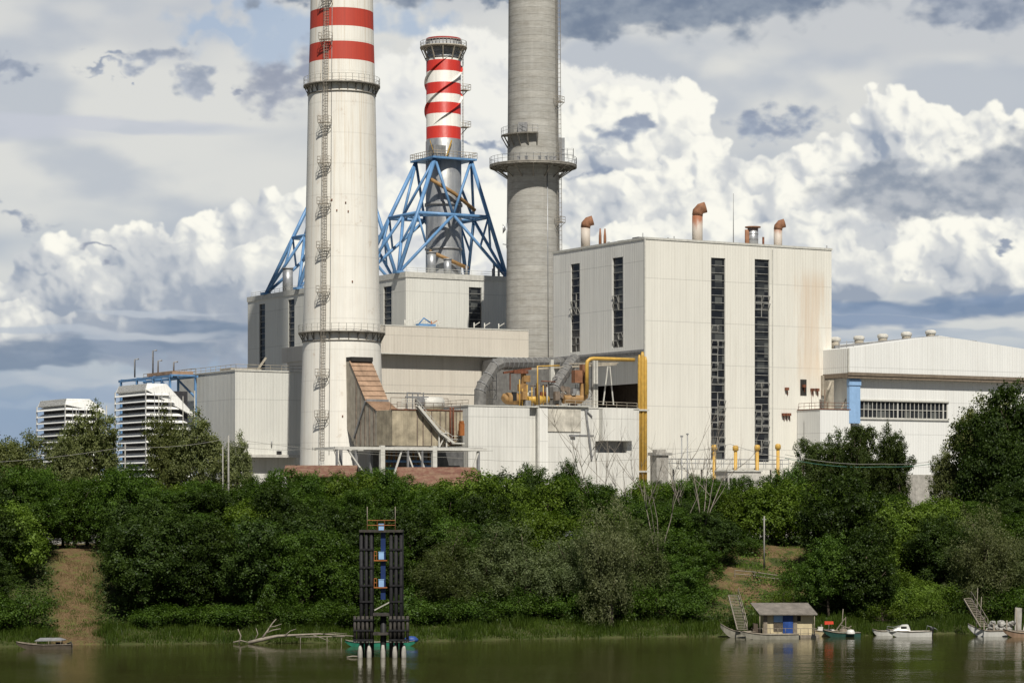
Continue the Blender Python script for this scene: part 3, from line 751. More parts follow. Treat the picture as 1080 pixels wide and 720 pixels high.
# ---- middle block with the sand coloured box front
E = Frame(396, 465); tE = E.thing('bunker_building', 'sand coloured block with a smooth overhanging upper box, right of the white chimney', 'power plant building')
ue = E.u(557.5); ze1 = E.z(343); ze0 = E.z(371.5)
mb = MB(); mb.box(0, ue, 0, 14, ze0, ze1); mb.build('upper_box', M_E, tE)
mb = MB(); mb.box(1.2, ue-4.2, 1.9, 40, 0, ze0-.003); mb.box(1.0, ue-8, 14.0, 42, ze0, ze1-2); mb.build('wall', M_E, tE)
mb = MB(); mb.box(-.06, ue+.06, -.06, .3, ze1, ze1+.22); mb.box(-.04, ue+.04, -.05, .15, ze0-.2, ze0-.004); mb.build('coping', M_TRIM, tE)
mb = MB(); z = E.z(413.5, 6)
mb.box(1.0, ue-4, 1.78, 1.897, z-.05, z+.05); mb.build('wall_seam', M_TRIM, tE)
for px, py in ((437, 341), (444, 340), (450, 339), (455, 341), (462, 341), (500, 341), (511, 342), (526, 343), (427, 340)):
    p = E.p(px, py+3, 5); mb = MB(); mb.tube([(p.x, p.y, ze1-.1), (p.x, p.y, ze1+1.6)], .12, 6); mb.bar((p.x, p.y, ze1+1.0), (p.x+1.2, p.y, ze1+1.7), .12); mb.build('roof_fitting', M_TRIM if px != 455 else M_ORA, tE)
p = E.p(452, 343, 4); mb = MB(); mb.box(p.x-2.4, p.x+1.2, 3.4, 4.6, ze1+.0, ze1+.9); mb.tube([(p.x-2, 4, ze1+.9), (p.x-1, 4, ze1+2.0), (p.x+.4, 4, ze1+1.2)], .14, 6); mb.build('roof_machine', M_BLUE, tE)

# ---- low link block between the sand block and the boiler house
Lk = Frame(520, 474); tL = Lk.thing('link_building', 'low grey connecting block below the concrete chimney, behind the duct pipes', 'building')
zl = Lk.z(379); mb = MB(); mb.box(0, 22, 0, 4, 0, zl); mb.build('wall', M_DUCTG if 'M_DUCTG' in globals() else M_AL, tL)
mb = MB(); mb.box(-.2, 22.2, -.25, .2, zl-.4, zl+.15); mb.build('coping', M_STEEL, tL)

# ---- block left of the white chimney
Dd = Frame(248, 458); tD = Dd.thing('annex_building', 'plain grey-white cube annex left of the white chimney foot', 'power plant building')
hd = Dd.z(391); vd = Dd.v(188); ud = Dd.u(345)
mb = MB(); mb.box(0, ud, 0, 26, 0, hd); mb.build('wall', M_B, tD)
mb = MB(); mb.box(-.12, ud+.1, -.12, .2, hd, hd+.28); mb.box(-.12, .2, .2, 26.1, hd, hd+.28); mb.build('coping', M_TRIM, tD)
mb = MB(); mb.rail([(.3, .3, hd+.1), (ud, .3, hd+.1)], 1.1, 2.2, .045); mb.rail([(.3, .3, hd+.1), (.3, 25, hd+.1)], 1.1, 2.2, .045); mb.build('railing', M_DUCT, tD)
mb = MB(); xa, xb_ = Dd.u(260), Dd.u(312); z = Dd.z(482); mb.box(xa, xb_, -2.2, -.003, z, z+.5); mb.build('canopy', M_SMALLW, tD)
p = Dd.p(293.5, 477.5, 0); mb = MB(); mb.box(p.x-.35, p.x+.35, -.7, -.003, p.z-.3, p.z+.35); mb.build('wall_lamp', M_BLACK, tD)
p = Dd.p(286, 468, 0); mb = MB(); mb.tube([(p.x, -.2, p.z-.4), (p.x, -.2, p.z+.5)], .12, 6); mb.build('wall_bracket', M_STEEL, tD)
mb = MB(); mb.box(1, 7, 4, 9, hd, hd+.7); mb.bar((5, 1.5, hd+.3), (6.6, 1.2, hd+2.6), .35); mb.build('roof_machine', M_DUCT, tD)

# ---- white annex in front of the boiler house
Fr = Frame(494, 430); tF = Fr.thing('annex_building', 'long low dirty-white annex with ducts and yellow machinery on its roof', 'power plant building')
uf = Fr.u(674); hf = Fr.z(428)
x1_, x2_ = Fr.u(558.5), Fr.u(567.5); xw0, xw1 = Fr.u(628), Fr.u(661); xb0, xb1 = Fr.u(631.5), Fr.u(664)
mb = MB()
wall_holes(mb, 'u', 0, x1_, 0, hf, [])
wall_holes(mb, 'u', x2_, uf, 0, hf, [(xw0, xw1, Fr.z(477, xw0), Fr.z(465, xw0))], depth=1.2)
mb.quad((x1_,0,0), (x1_,1.0,0), (x1_,1.0,hf), (x1_,0,hf)); mb.quad((x2_,0,0), (x2_,1.0,0), (x2_,1.0,hf), (x2_,0,hf)); mb.quad((x1_,1.0,0), (x2_,1.0,0), (x2_,1.0,hf), (x1_,1.0,hf))
mb.quad((0,0,0), (0,14,0), (0,14,hf), (0,0,hf)); mb.quad((uf,0,0), (uf,14,0), (uf,14,hf), (uf,0,hf)); mb.quad((0,14,0), (uf,14,0), (uf,14,hf), (0,14,hf))
mb.quad((0,0,hf-.02), (uf,0,hf-.02), (uf,14,hf-.02), (0,14,hf-.02)); mb.build('wall', M_F, tF)
mb = MB(); mb.box(-.1, uf, -.1, .12, hf, hf+.22); mb.box(-.1, .12, .12, 14.1, hf, hf+.22); mb.build('coping', M_TRIM, tF)
mb = MB(); mb.box(xb0, xb1, -1.3, -.003, Fr.z(464.5, xb0), Fr.z(430.5, xb0)); mb.build('projecting_box', M_F, tF)
mb = MB(); mb.quad((xw0,1.15,Fr.z(477, xw0)), (xw1,1.15,Fr.z(477, xw0)), (xw1,1.15,Fr.z(465, xw0)), (xw0,1.15,Fr.z(465, xw0))); mb.build('louvre', M_STEEL, tF)
xs_ = Fr.u(568); mb = MB(); mb.box(xs_, Fr.u(577), -.25, -.003, .5, hf-.1); mb.build('pilaster', M_AL, tF)
mb = MB(); mb.box(Fr.u(566), Fr.u(568), -.35, -.003, .5, hf-.2); mb.build('downpipe', M_WHITE, tF)
xq = Fr.u(600); mb = MB(); mb.box(Fr.u(577.5), Fr.u(612), -.18, -.004, Fr.z(455, xq), Fr.z(431, xq)); mb.build('patched_panel', M_STAIN if 'M_STAIN' in globals() else M_CONC, tF)
mb = MB(); mb.box(Fr.u(568), Fr.u(620), -.5, 1.0, hf+.22, hf+.42); mb.build('roof_plank', M_TRIM, tF)
mb = MB(); mb.bar((Fr.u(617), -.15, hf-.2), (Fr.u(623.5), -.15, Fr.z(484, xq)), .32); mb.bar((Fr.u(618), -.15, hf-.4), (Fr.u(624), -.15, hf-1.4), .2); mb.build('wall_conduit', M_STEEL, tF)
mb = MB(); mb.box(Fr.u(600), Fr.u(626), -.10, -.005, Fr.z(459.5, xq), Fr.z(458, xq)); mb.box(Fr.u(601), Fr.u(606), -.4, -.005, Fr.z(460.5, xq), Fr.z(458.5, xq)); mb.build('ledge', M_STEEL, tF)
mb = MB(); mb.rail([(.2, .4, hf), (.2, 13, hf)], 1.1, 2, .05); mb.build('railing', M_DUCT, tF)
# ---- right hall with shallow gable
G = Frame(895, 463.2); tG = G.thing('turbine_hall', 'low white hall with a shallow gable and roof ventilators at the right edge', 'power plant building')
zg1 = G.z(367); zg0 = G.z(393); xa_ = G.u(992); za = G.z(354, xa_); LG = 56.
mb = MB(); mb.prism([(0, zg0), (LG, zg0), (LG, zg1-.2), (xa_, za), (0, zg1)], 0, 40, 'y'); mb.build('roof_box', M_G, tG)
xw = [G.u(907)+.0, G.u(1004.)]; zw0, zw1 = G.z(440, xw[0]), G.z(422, xw[0])
mb = MB(); zpl = G.z(500, 10)
mb.box(.9, LG-.5, 1.6, 39, 0, zg0-.003) if False else None
wall_holes(mb, 'u', 1.9, LG-.5, zpl, zg0-.4, [(xw[0], xw[1], zw0, zw1)], at=1.2)
mb.quad((1.9,1.2,0), (1.9,39,0), (1.9,39,zg0-.4), (1.9,1.2,zg0-.4)); mb.quad((LG-.5,1.2,0), (LG-.5,39,0), (LG-.5,39,zg0-.4), (LG-.5,1.2,zg0-.4)); mb.quad((1.9,39,0), (LG-.5,39,0), (LG-.5,39,zg0-.4), (1.9,39,zg0-.4))
mb.build('wall', M_G, tG)
mb = MB(); mb.box(1.85, LG-.45, 1.1, 1.35, 0, zpl-.003); mb.build('plinth', M_CONC, tG)
mb = MB(); mb.box(-.1, LG, -.1, 1.5, zg0-.95, zg0-.004); mb.box(-.2, LG, -.25, -.1, zg0-.45, zg0+.12); mb.box(-.1, 1.6, 1.5, 39, zg0-.8, zg0-.004); mb.build('eaves', M_BROWNL, tG)
mb = MB(); mb.box(-.12, .12, -.12, .12, zg0+.12, zg1); mb.build('corner_trim', M_TRIM, tG)
g = MB(); g.quad((xw[0], 1.5, zw0), (xw[1], 1.5, zw0), (xw[1], 1.5, zw1), (xw[0], 1.5, zw1)); wn_ = g.build('window', M_GLASS, tG)
f = MB(); n = 22
for i in range(n+1):
    x = xw[0] + (xw[1]-xw[0])*i/n; wd = .28 if i in (0, 10, 21, 22) else .10; f.box(x-wd/2, x+wd/2, 1.28, 1.42, zw0, zw1)
for z in (zw0+.05, zw0+(zw1-zw0)*.5, zw1-.05): f.box(xw[0], xw[1], 1.32, 1.40, z-.05, z+.05)
f.build('frame', M_TRIM, wn_)
f = MB(); f.box(xw[0]-.2, xw[1]+.2, 1.0, 1.197, zw1, zw1+.3); f.box(xw[0]-.2, xw[1]+.2, .95, 1.197, zw0-.25, zw0); f.build('sill', M_TRIM, tG)
x0, x1 = G.u(895.5, .6), G.u(907, .6); mb = MB(); zc0 = G.z(446, 1); mb.box(x0, x1, .5, 1.19, zc0, zg0-.97); mb.box(x0-.1, x1+.1, .35, 1.17, zg0-2.2, zg0-1.2)
mb.build('blue_column', M_LBLUE, tG)
for px in (881, 906, 931, 956, 981.5):
    vv = 9.; u = G.u(px, vv); zb_ = zg1 + (za-zg1)*max(u, 0)/xa_
    zt = G.z({881: 356, 906: 354.5, 931: 352.5, 956: 350.5, 981.5: 348.5}[px], u, vv); zb_ = min(zb_, zt-1.2)
    mb = MB(); mb.tube([(u, vv, zb_-.2), (u, vv, zt-.7)], .85, 16); o = mb.build('roof_ventilator', M_DUCT, tG)
    mb = MB(); mb.lathe([(.85, zt-.75), (1.02, zt-.6), (1.02, zt-.1), (.6, zt+.12), (0.01, zt+.15)], 20, u, vv); mb.build('cowl', M_SMALLW, o)
mb = MB(); mb.bar((G.u(880, 8), 8, zg1+.7), (G.u(990, 8), 8, za+.5), .35, .5); mb.bar((G.u(990, 8), 8, za+.3), (G.u(1030, 8), 8, za-.1), .12); mb.build('roof_rail', M_STEEL, tG)
mb = MB()
for px in (885, 893, 900): u = G.u(px, 4); mb.tube([(u, 4, zg1-.1), (u, 4, zg1+1.6)], .07, 5)
mb.tube([(G.u(884, 4), 4, zg1+1.2), (G.u(902, 4), 4, zg1+1.5)], .05, 4); mb.build('roof_fitting', M_STEEL, tG)

# ---- small white cube beside it
Hs = Frame(865, 460.7); tH = Hs.thing('small_annex', 'small white cube with a rooftop railing between the boiler house and the gabled hall', 'building')
hh = Hs.z(431.5); uh = Hs.u(897); vh = Hs.v(841.)
mb = MB(); mb.box(0, uh, 0, vh, 0, hh); mb.build('wall', M_G, tH)
mb = MB(); mb.box(-.1, uh, -.1, .1, hh, hh+.15); mb.box(-.1, .1, .1, vh, hh, hh+.15); mb.build('coping', M_RUSTD, tH)
mb = MB(); mb.rail([(.15, vh-.2, hh+.1), (.15, .15, hh+.1), (uh-.2, .15, hh+.1)], 1.15, 1.5, .04)
for px in (856, 866, 870): u = Hs.u(px, .5); mb.tube([(u, .5, hh), (u, .5, hh+3.6)], .05, 4)
mb.build('railing', M_RUSTD, tH)
u0 = Hs.u(874, 3); mb = MB(); mb.box(u0, u0+1.2, 3, 4.4, hh, hh+5.5); mb.bar((u0+.5, 2.8, hh+5.2), (u0-.6, 2.4, hh+3.6), .3); mb.bar((u0+2.2, 2.2, hh+.1), (u0+3.3, 2.2, hh+2.1), .18); mb.build('roof_machine', M_DUCT, tH)

# ---- louvred cooler blocks on the left
def cooler(px0, Y, pyt, pxl, pxr, cut, label, base=G0):
    f = Frame(px0, Y); t = f.thing('air_cooler', label, 'cooler', 'louvred cooler blocks')
    u1 = f.u(pxr); v1 = f.v(pxl); zt = f.z(pyt)
    mb = MB(); mb.box(.9, u1-.9, .9, v1-.9, 0, zt-1.2); mb.build('core', M_LOUVB, t)
    mb = MB(); hc = 1.1
    mb.prism([(0, zt-hc), (u1, zt-hc-cut[1]), (u1, zt-hc-cut[1]+.6), (u1-cut[0], zt), (.4, zt)], .5, v1-.5, 'y')
    # bevelled cap towards the side face
    mb._add([(.0, .0, zt-hc), (.4, .5, zt), (.4, v1-.5, zt), (0, v1, zt-hc), (u1, 0, zt-hc-cut[1]), (u1-cut[0], .5, zt), (u1-cut[0], v1-.5, zt), (u1, v1, zt-hc-cut[1])], [(0,1,2,3), (0,4,5,1), (3,2,6,7)])
    mb.build('cap', M_G, t)
    z = zt-hc-.25; k = 0
    while z > 2:
        lo = MB(); a = .62
        lo._add([(-.25, -.25, z-a), (.75, .75, z), (.75, v1-.75, z), (-.25, v1+.25, z-a), (-.25, -.25, z-a-.10), (.75, .75, z-.10), (.75, v1-.75, z-.10), (-.25, v1+.25, z-a-.10)],
                [(0,1,2,3), (4,7,6,5), (0,3,7,4), (1,5,6,2), (2,6,7,3), (0,4,5,1)])
        uu = u1 - max(0, cut[0]*(1 - max(0, (zt-z-1))/max(cut[1]+3, .1)))
        lo._add([(-.25, -.25, z-a), (.75, .75, z), (uu-.75, .75, z), (uu+.25, -.25, z-a), (-.25, -.25, z-a-.10), (.75, .75, z-.10), (uu-.75, .75, z-.10), (uu+.25, -.25, z-a-.10)],
                [(0,3,2,1), (4,5,6,7), (0,4,7,3), (1,2,6,5), (2,3,7,6), (0,1,5,4)])
        lo.build('louvre', M_G, t); z -= 1.17; k += 1
    mb = MB()
    for (x, y) in ((-.1, -.1), (u1, -.1), (-.1, v1)): mb.box(x-.09, x+.09, y-.09, y+.09, 0, zt-hc)
    for i in range(1, 4): x = u1*i/4; mb.box(x-.05, x+.05, -.32, -.22, 0, zt-hc-1)
    mb.build('post', M_TRIM, t)
    mb = MB(); x = .2
    for z in np.arange(3, zt-3, 1.2): mb.tube([(-.35, -.55, z), (u1*.45, -.55, z)], .035, 4)
    for x in (-.3, u1*.15, u1*.3, u1*.45): mb.tube([(x, -.55, 1), (x, -.55, zt-1.5)], .05, 4)
    mb.build('access_stair', M_GALV, t)
    return t, f, u1, v1, zt
cooler(154, 440, 404, 122, 205, (5.0, 4.5), 'near white louvred cooler block with dark slots, left of the white chimney')
cooler(69, 462, 420, 39.5, 112, (3, 1.5), 'far white louvred cooler block with dark slots at the far left, partly behind a tree')
pr = Frame(206, 470); t = pr.thing('pipe_rack', 'blue steel pipe rack with a rusty deck above the louvred cooler blocks', 'pipe rack')
zr_ = pr.z(396)
mb = MB()
for v in (0, 8, 16, 24):
    mb.bar((0, v, 0), (0, v, zr_), .36); mb.bar((-5, v, 0), (-5, v, zr_), .36); mb.bar((-5, v, zr_), (0, v, zr_), .3)
for x in (-5, 0): mb.bar((x, -1, zr_-.2), (x, 25, zr_-.2), .3, .45)
for v in (0, 8, 16): mb.bar((0, v, zr_-4), (0, v+8, zr_-.5), .3)
mb.build('frame', M_BLUE, t)
for y0_, y1_ in ((0, 12),): mb = MB(); mb.box(-4.6, -.4, y0_, y1_, zr_+.15, zr_+.75); mb.build('deck', M_RUSTO, t)
mb = MB(); mb.rail([(-.2, -.5, zr_+.2), (-.2, 24.5, zr_+.2)], 1.1, 2.4, .05); mb.build('railing', M_DUCT, t)
for v, h in ((13, 4.6), (10.5, 2.6), (22, 3.4), (3, 2.0)): mb = MB(); mb.tube([(-3, v, zr_+.5), (-3, v, zr_+.5+h), (-2.4, v-.5, zr_+.6+h)], .16, 8); mb.build('vent_pipe', M_STEEL, t)

# ---- tall white chimney
def wchim_mat():
    m, nt, bs, z, ang, n1, n2, co = chimney_mat('white_chimney_paint', 0)
    zz = lambda py: Z_at(py, 435) - G0
    whi, red = (.82, .80, .73), (.50, .055, .030)
    c = nt.mix(nt.lin(n1, .3, .7), whi, (.77, .74, .67))
    st = nt.noise(nt.comb(nt.m('MULTIPLY', ang, 9.0), 0., nt.m('MULTIPLY', z, .03)), 1.2, 6, .7).outputs[0]
    c = nt.mix(nt.m('MULTIPLY', nt.lin(st, .50, .72), nt.sstep(z, zz(330), zz(100), .35, .95)), c, (.56, .45, .31))
    c = nt.mix(nt.m('MULTIPLY', nt.sstep(nt.noise(co, .5, 5, .7).outputs[0], .60, .72), .35), c, (.42, .30, .20))
    for a, b in ((33, 14), (68, 49), (-15, -36), (-64, -85)):
        k = nt.m('MULTIPLY', nt.m('GREATER_THAN', z, zz(a)), nt.m('LESS_THAN', z, zz(b))); c = nt.mix(k, c, nt.mix(nt.lin(st, .4, .7), red, (.40, .05, .03)))
    # vertical construction joint and faint lift rings
    fr = nt.m('FRACT', nt.m('DIVIDE', z, 5.2)); ring = nt.lin(nt.m('ABSOLUTE', nt.m('SUBTRACT', fr, .5)), .47, .495, 1.0, .90)
    fv = nt.m('FRACT', nt.m('MULTIPLY', ang, 36/6.28318)); vj = nt.lin(nt.m('ABSOLUTE', nt.m('SUBTRACT', fv, .5)), .44, .49, 1.0, .93)
    v = nt.m('MULTIPLY', nt.m('MULTIPLY', ring, vj), nt.lin(n2, .4, .75, 1.0, .90)); c = nt.mix(1., c, nt.comb(v, v, v), 'MULTIPLY')
    nt.put(bs.inputs['Base Color'], c); bs.inputs['Roughness'].default_value = .6
    return m
def cchim_mat():
    m, nt, bs, z, ang, n1, n2, co = chimney_mat('bare_concrete', 0)
    zf = nt.m('DIVIDE', z, 1.35); row = nt.m('FLOOR', zf)
    wn = nt.node('ShaderNodeTexWhiteNoise', noise_dimensions='1D'); nt.put(wn.inputs['W'], row)
    c = nt.mix(wn.outputs[0], (.375, .368, .34), (.455, .443, .405))
    n3 = nt.noise(nt.scalev(co, (.5, .5, 1.6)), .55, 6, .65).outputs[0]
    c = nt.mix(nt.lin(n3, .35, .7), c, (.31, .295, .26))
    c = nt.mix(nt.m('MULTIPLY', nt.lin(n2, .5, .8), .5), c, (.48, .465, .43))
    n4 = nt.noise(nt.scalev(co, (1., 1., 7.)), .8, 5, .6).outputs[0]
    v = nt.m('MULTIPLY', nt.lin(nt.m('ABSOLUTE', nt.m('SUBTRACT', nt.m('FRACT', zf), .5)), .42, .49, 1.0, .74), nt.lin(n4, .35, .65, .84, 1.06)); c = nt.mix(1., c, nt.comb(v, v, v), 'MULTIPLY')
    nt.put(bs.inputs['Base Color'], c); bs.inputs['Roughness'].default_value = .85
    b = nt.node('ShaderNodeBump'); b.inputs['Strength'].default_value = .5; b.inputs['Distance'].default_value = .1
    nt.put(b.inputs['Height'], n3); nt.l.new(b.outputs[0], bs.inputs['Normal'])
    return m
def ring_gallery(parent, z, r, w_, rise, n=24, mat=None, name='gallery', drop=1.6):
    mb = MB(); mb.lathe([(r-.3, z-.28), (r+w_, z-.28), (r+w_, z), (r-.3, z)], 64)
    g = mb.build(name, mat or M_DUCT, parent)
    mb = MB()
    for k in range(n):
        a = 2*math.pi*(k+.5)/n; c, s = math.cos(a), math.sin(a)
        mb.bar(((r+w_-.15)*c, (r+w_-.15)*s, z-.28), ((r+.02)*c, (r+.02)*s, z-drop), .13); mb.bar(((r+.12)*c, (r+.12)*s, z-drop-.1), ((r+.12)*c, (r+.12)*s, z-.2), .13)
    mb.lathe([(r-.1, z-drop-.1), (r+.18, z-drop-.1), (r+.18, z-drop+.1), (r-.1, z-drop+.1)], 48)
    mb.build('bracket', mat or M_DUCT, g)
    mb = MB(); m_ = 36; mb.rail([((r+w_-.06)*math.cos(2*math.pi*k/m_), (r+w_-.06)*math.sin(2*math.pi*k/m_), z) for k in range(m_)], 1.25, 1.2, .035, closed=True)
    mb.build('railing', M_TRIM, g)
    return g
YC = 435.; WX = X_at(360.5, YC)
tW = thing('white_chimney', 'huge white chimney with red bands and a caged ladder, left of the blue frame', 'chimney', (WX, YC, G0))
zz = lambda py: Z_at(py, YC) - G0
prof = [(7.35, -1), (7.15, zz(500)), (6.95, zz(430)), (6.56, zz(351)), (6.25, zz(270)), (5.95, zz(180)), (5.68, zz(92)), (5.42, zz(40)), (5.27, zz(-10)), (4.9, zz(-300)), (4.2, 228.), (3.8, 228.), (3.8, 224.)]
mb = MB(); mb.lathe(prof, 96); mb.build('shaft', wchim_mat(), tW)
def rad(z, pf=prof):
    for (r0, a), (r1, b) in zip(pf[:-1], pf[1:]):
        if a <= z <= b: return r0 + (r1-r0)*(z-a)/(b-a)
    return pf[0][0]
ring_gallery(tW, zz(91), rad(zz(91)), .85, 0, 26, M_GALD); ring_gallery(tW, zz(351), rad(zz(351)), .85, 0, 26, M_GALD)
la = R(-90-22)       # the caged ladder faces the river, a little left of centre
def ladder(parent, pf, z0, z1, ang, step_land, tag_='ladder', cage=True):
    c, s = math.cos(ang), math.sin(ang); mb = MB(); cg = MB()
    n = 26; zs_ = [z0 + (z1-z0)*i/n for i in range(n+1)]
    for dd in (-.32, .32):
        mb.tube([(c*(rad(z, pf)+.35)-s*dd, s*(rad(z, pf)+.35)+c*dd, z) for z in zs_], .035, 4)
    z = z0
    while z < z1:
        r = rad(z, pf)+.35; mb.tube([(c*r+s*.32, s*r-c*.32, z), (c*r-s*.32, s*r+c*.32, z)], .025, 4, False); z += .45
    z = z0
    while z < z1:
        r = rad(z, pf)+.35
        q = [(c*(r+.8*math.sin(t))-s*.42*math.cos(t), s*(r+.8*math.sin(t))+c*.42*math.cos(t), z) for t in np.linspace(0, math.pi, 6)]
        cg.tube(q, .022, 4, False); z += .9
    for t in (.25*math.pi, .5*math.pi, .75*math.pi):
        cg.tube([(c*(rad(z, pf)+.35+.8*math.sin(t))-s*.42*math.cos(t), s*(rad(z, pf)+.35+.8*math.sin(t))+c*.42*math.cos(t), z) for z in zs_], .03, 4, False)
    mb.build('ladder', M_LAD, parent); cg.build('ladder_cage', M_LAD, parent)
    for z in step_land:
        r = rad(z, pf); mb = MB(); o = Vector((c*(r+.65), s*(r+.65), z)); e1, e2 = Vector((c, s, 0)), Vector((-s, c, 0))
        def pt(a, b, h=0): return o + e1*a + e2*b + Vector((0, 0, h))
        for b in (-.9, .9): mb.bar(pt(-.6, b), pt(.75, b), .10); mb.bar(pt(.7, b, 0), pt(-.6, b, -1.1), .07)
        mb.bar(pt(.75, -1.0), pt(.75, 1.0), .12)
        for a in (-.3, 0, .3, .6): mb.bar(pt(a, -.9), pt(a, .9), .10, .05)
        mb.rail([pt(-.5, -1), pt(.75, -1), pt(.75, 1), pt(-.5, 1)], 1.1, 1.0, .035)
        mb.build('rest_platform', M_LAD, parent)
ladder(tW, prof, zz(486), zz(-60), la, [zz(p) for p in (48, 135, 177, 219.5, 265.5, 311.5, 398, 441, 4)])
mb = MB()
for k, py in enumerate((215, 218, 226, 227, 440, 300)):
    a = R(-90 + (-12, 10, -4, 14, 5, 20)[k]); z = zz(py); r = rad(z); mb.box(r*math.cos(a)-.1, r*math.cos(a)+.1, r*math.sin(a)-.12, r*math.sin(a)+.1, z-.15, z+.15)
mb.build('wall_anchor', M_RUSTD, tW)
mb = MB(); a = R(-90-13.5)
mb.tube([((rad(z)+.06)*math.cos(a), (rad(z)+.06)*math.sin(a), z) for z in (zz(480), zz(430), zz(351), zz(270), zz(180), zz(92), zz(0))], .05, 4); mb.build('lightning_cable', M_STEEL, tW)

# ---- grey concrete chimney
YK = 500.; KX = X_at(562.3, YK)
tK = thing('concrete_chimney', 'bare grey concrete chimney with a wide round gallery beside the tall boiler house', 'chimney', (KX, YK, G0))
zz = lambda py: Z_at(py, YK) - G0
kprof = [(5.6, -1), (5.45, zz(430)), (5.3, zz(350)), (5.12, zz(220)), (4.9, zz(90)), (4.8, zz(-10)), (4.5, zz(-300)), (4.1, 190.), (3.7, 190.)]
mb = MB(); mb.lathe(kprof, 80); mb.build('shaft', cchim_mat(), tK)
zk = zz(174.5); rk = rad(zk, kprof); w_ = 3.5
mb = MB(); mb.lathe([(rk-.2, zk-.3), (rk+w_, zk-.3), (rk+w_, zk), (rk-.2, zk)], 64); g = mb.build('gallery', M_GALD, tK)
mb = MB()
for k in range(14):
    a = 2*math.pi*(k+.5)/14; c, s = math.cos(a), math.sin(a); mb.bar(((rk+w_-.2)*c, (rk+w_-.2)*s, zk-.35), ((rk-.02)*c, (rk-.02)*s, zk-2.6), .2)
    mb.bar(((rk-.1)*c, (rk-.1)*s, zk-.45), ((rk+w_)*c, (rk+w_)*s, zk-.45), .22)
for rr in (.33, .66, .97): mb.lathe([(rk+w_*rr-.1, zk-.55), (rk+w_*rr+.1, zk-.55), (rk+w_*rr+.1, zk-.31), (rk+w_*rr-.1, zk-.31)], 56)
mb.build('bracket', M_GALD, g)
mb = MB(); mb.rail([((rk+w_-.06)*math.cos(2*math.pi*k/40), (rk+w_-.06)*math.sin(2*math.pi*k/40), zk) for k in range(40)], 1.4, 1.1, .035, closed=True); mb.build('railing', M_GALV, g)
mb = MB()
for px in (547, 555, 569, 576, 581, 585):
    x = X_at(px, YK-6)-KX; y = -math.sqrt(max(.1, (rk+2.6)**2-x*x)); mb.box(x-.3, x+.3, y-.3, y+.3, zk, zk+.9)
mb.build('gallery_light', M_STEEL, g)
mb = MB(); x = rk+.2; mb.rail([(x+.2, -1.6, zk+1.2), (x+2.6, -1.6, zk+1.2), (x+2.6, .6, zk+1.2), (x+.2, .6, zk+1.2)], 1.9, .9, .04); mb.box(x-.2, x+.9, -1.4, .8, zk, zk+5.2); mb.build('lift_station', M_GALV, g)
z2 = zz(143.5); r2 = rad(z2, kprof); a0, a1 = R(-176), R(-82); mb = MB(); o_ = []; pts = []
for i in range(11):
    a = a0 + (a1-a0)*i/10; pts.append(a)
vs = []; 
for a in pts: vs += [((r2-.1)*math.cos(a), (r2-.1)*math.sin(a), z2-.25), ((r2+1.3)*math.cos(a), (r2+1.3)*math.sin(a), z2-.25), ((r2+1.3)*math.cos(a), (r2+1.3)*math.sin(a), z2), ((r2-.1)*math.cos(a), (r2-.1)*math.sin(a), z2)]
fs = [(i*4+k, i*4+(k+1) % 4, i*4+4+(k+1) % 4, i*4+4+k) for i in range(10) for k in range(4)] + [(0,1,2,3), (40,43,42,41)]
mb._add(vs, fs); 
for a in pts[::2]: mb.bar(((r2+1.2)*math.cos(a), (r2+1.2)*math.sin(a), z2-.25), (r2*math.cos(a), r2*math.sin(a), z2-2.4), .2)
g2 = mb.build('side_gallery', M_GALD, tK)
mb = MB(); mb.rail([((r2+1.25)*math.cos(a), (r2+1.25)*math.sin(a), z2) for a in pts], 1.4, 1.2, .035)
mb.build('railing', M_GALV, g2)
a = R(-112); mb = MB(); mb.box((r2+.5)*math.cos(a)-.9, (r2+.5)*math.cos(a)+.9, (r2+.5)*math.sin(a)-.5, (r2+.5)*math.sin(a)+.5, z2, z2+1.9); mb.build('equipment_box', M_STEEL, g2)
ladder(tK, kprof, zz(376), zz(-60), R(-90+62), [zz(p) for p in (236, 285, 110)])
mb = MB(); a = R(-90+32); mb.tube([((rad(z, kprof)+.1)*math.cos(a), (rad(z, kprof)+.1)*math.sin(a), z) for z in (zz(380), zz(176))], .09, 5); mb.build('cable_riser', M_GALV, tK)
# small dish on the left edge
mb = MB(); mb.tube([(-rk-.9, -1, zz(242)), (-rk-.4, -1, zz(242))], [1.0, .3], 14); mb.tube([(-rk-.1, -1, zz(262)), (-rk-.1, -1, zz(236))], .12, 6); mb.bar((-rk-.9,-1,zz(242)), (-rk+.3,-1,zz(243)), .2); mb.bar((-rk-.9,-1,zz(258)), (-rk+.3,-1,zz(259)), .2); mb.build('dish', M_GALV, tK)

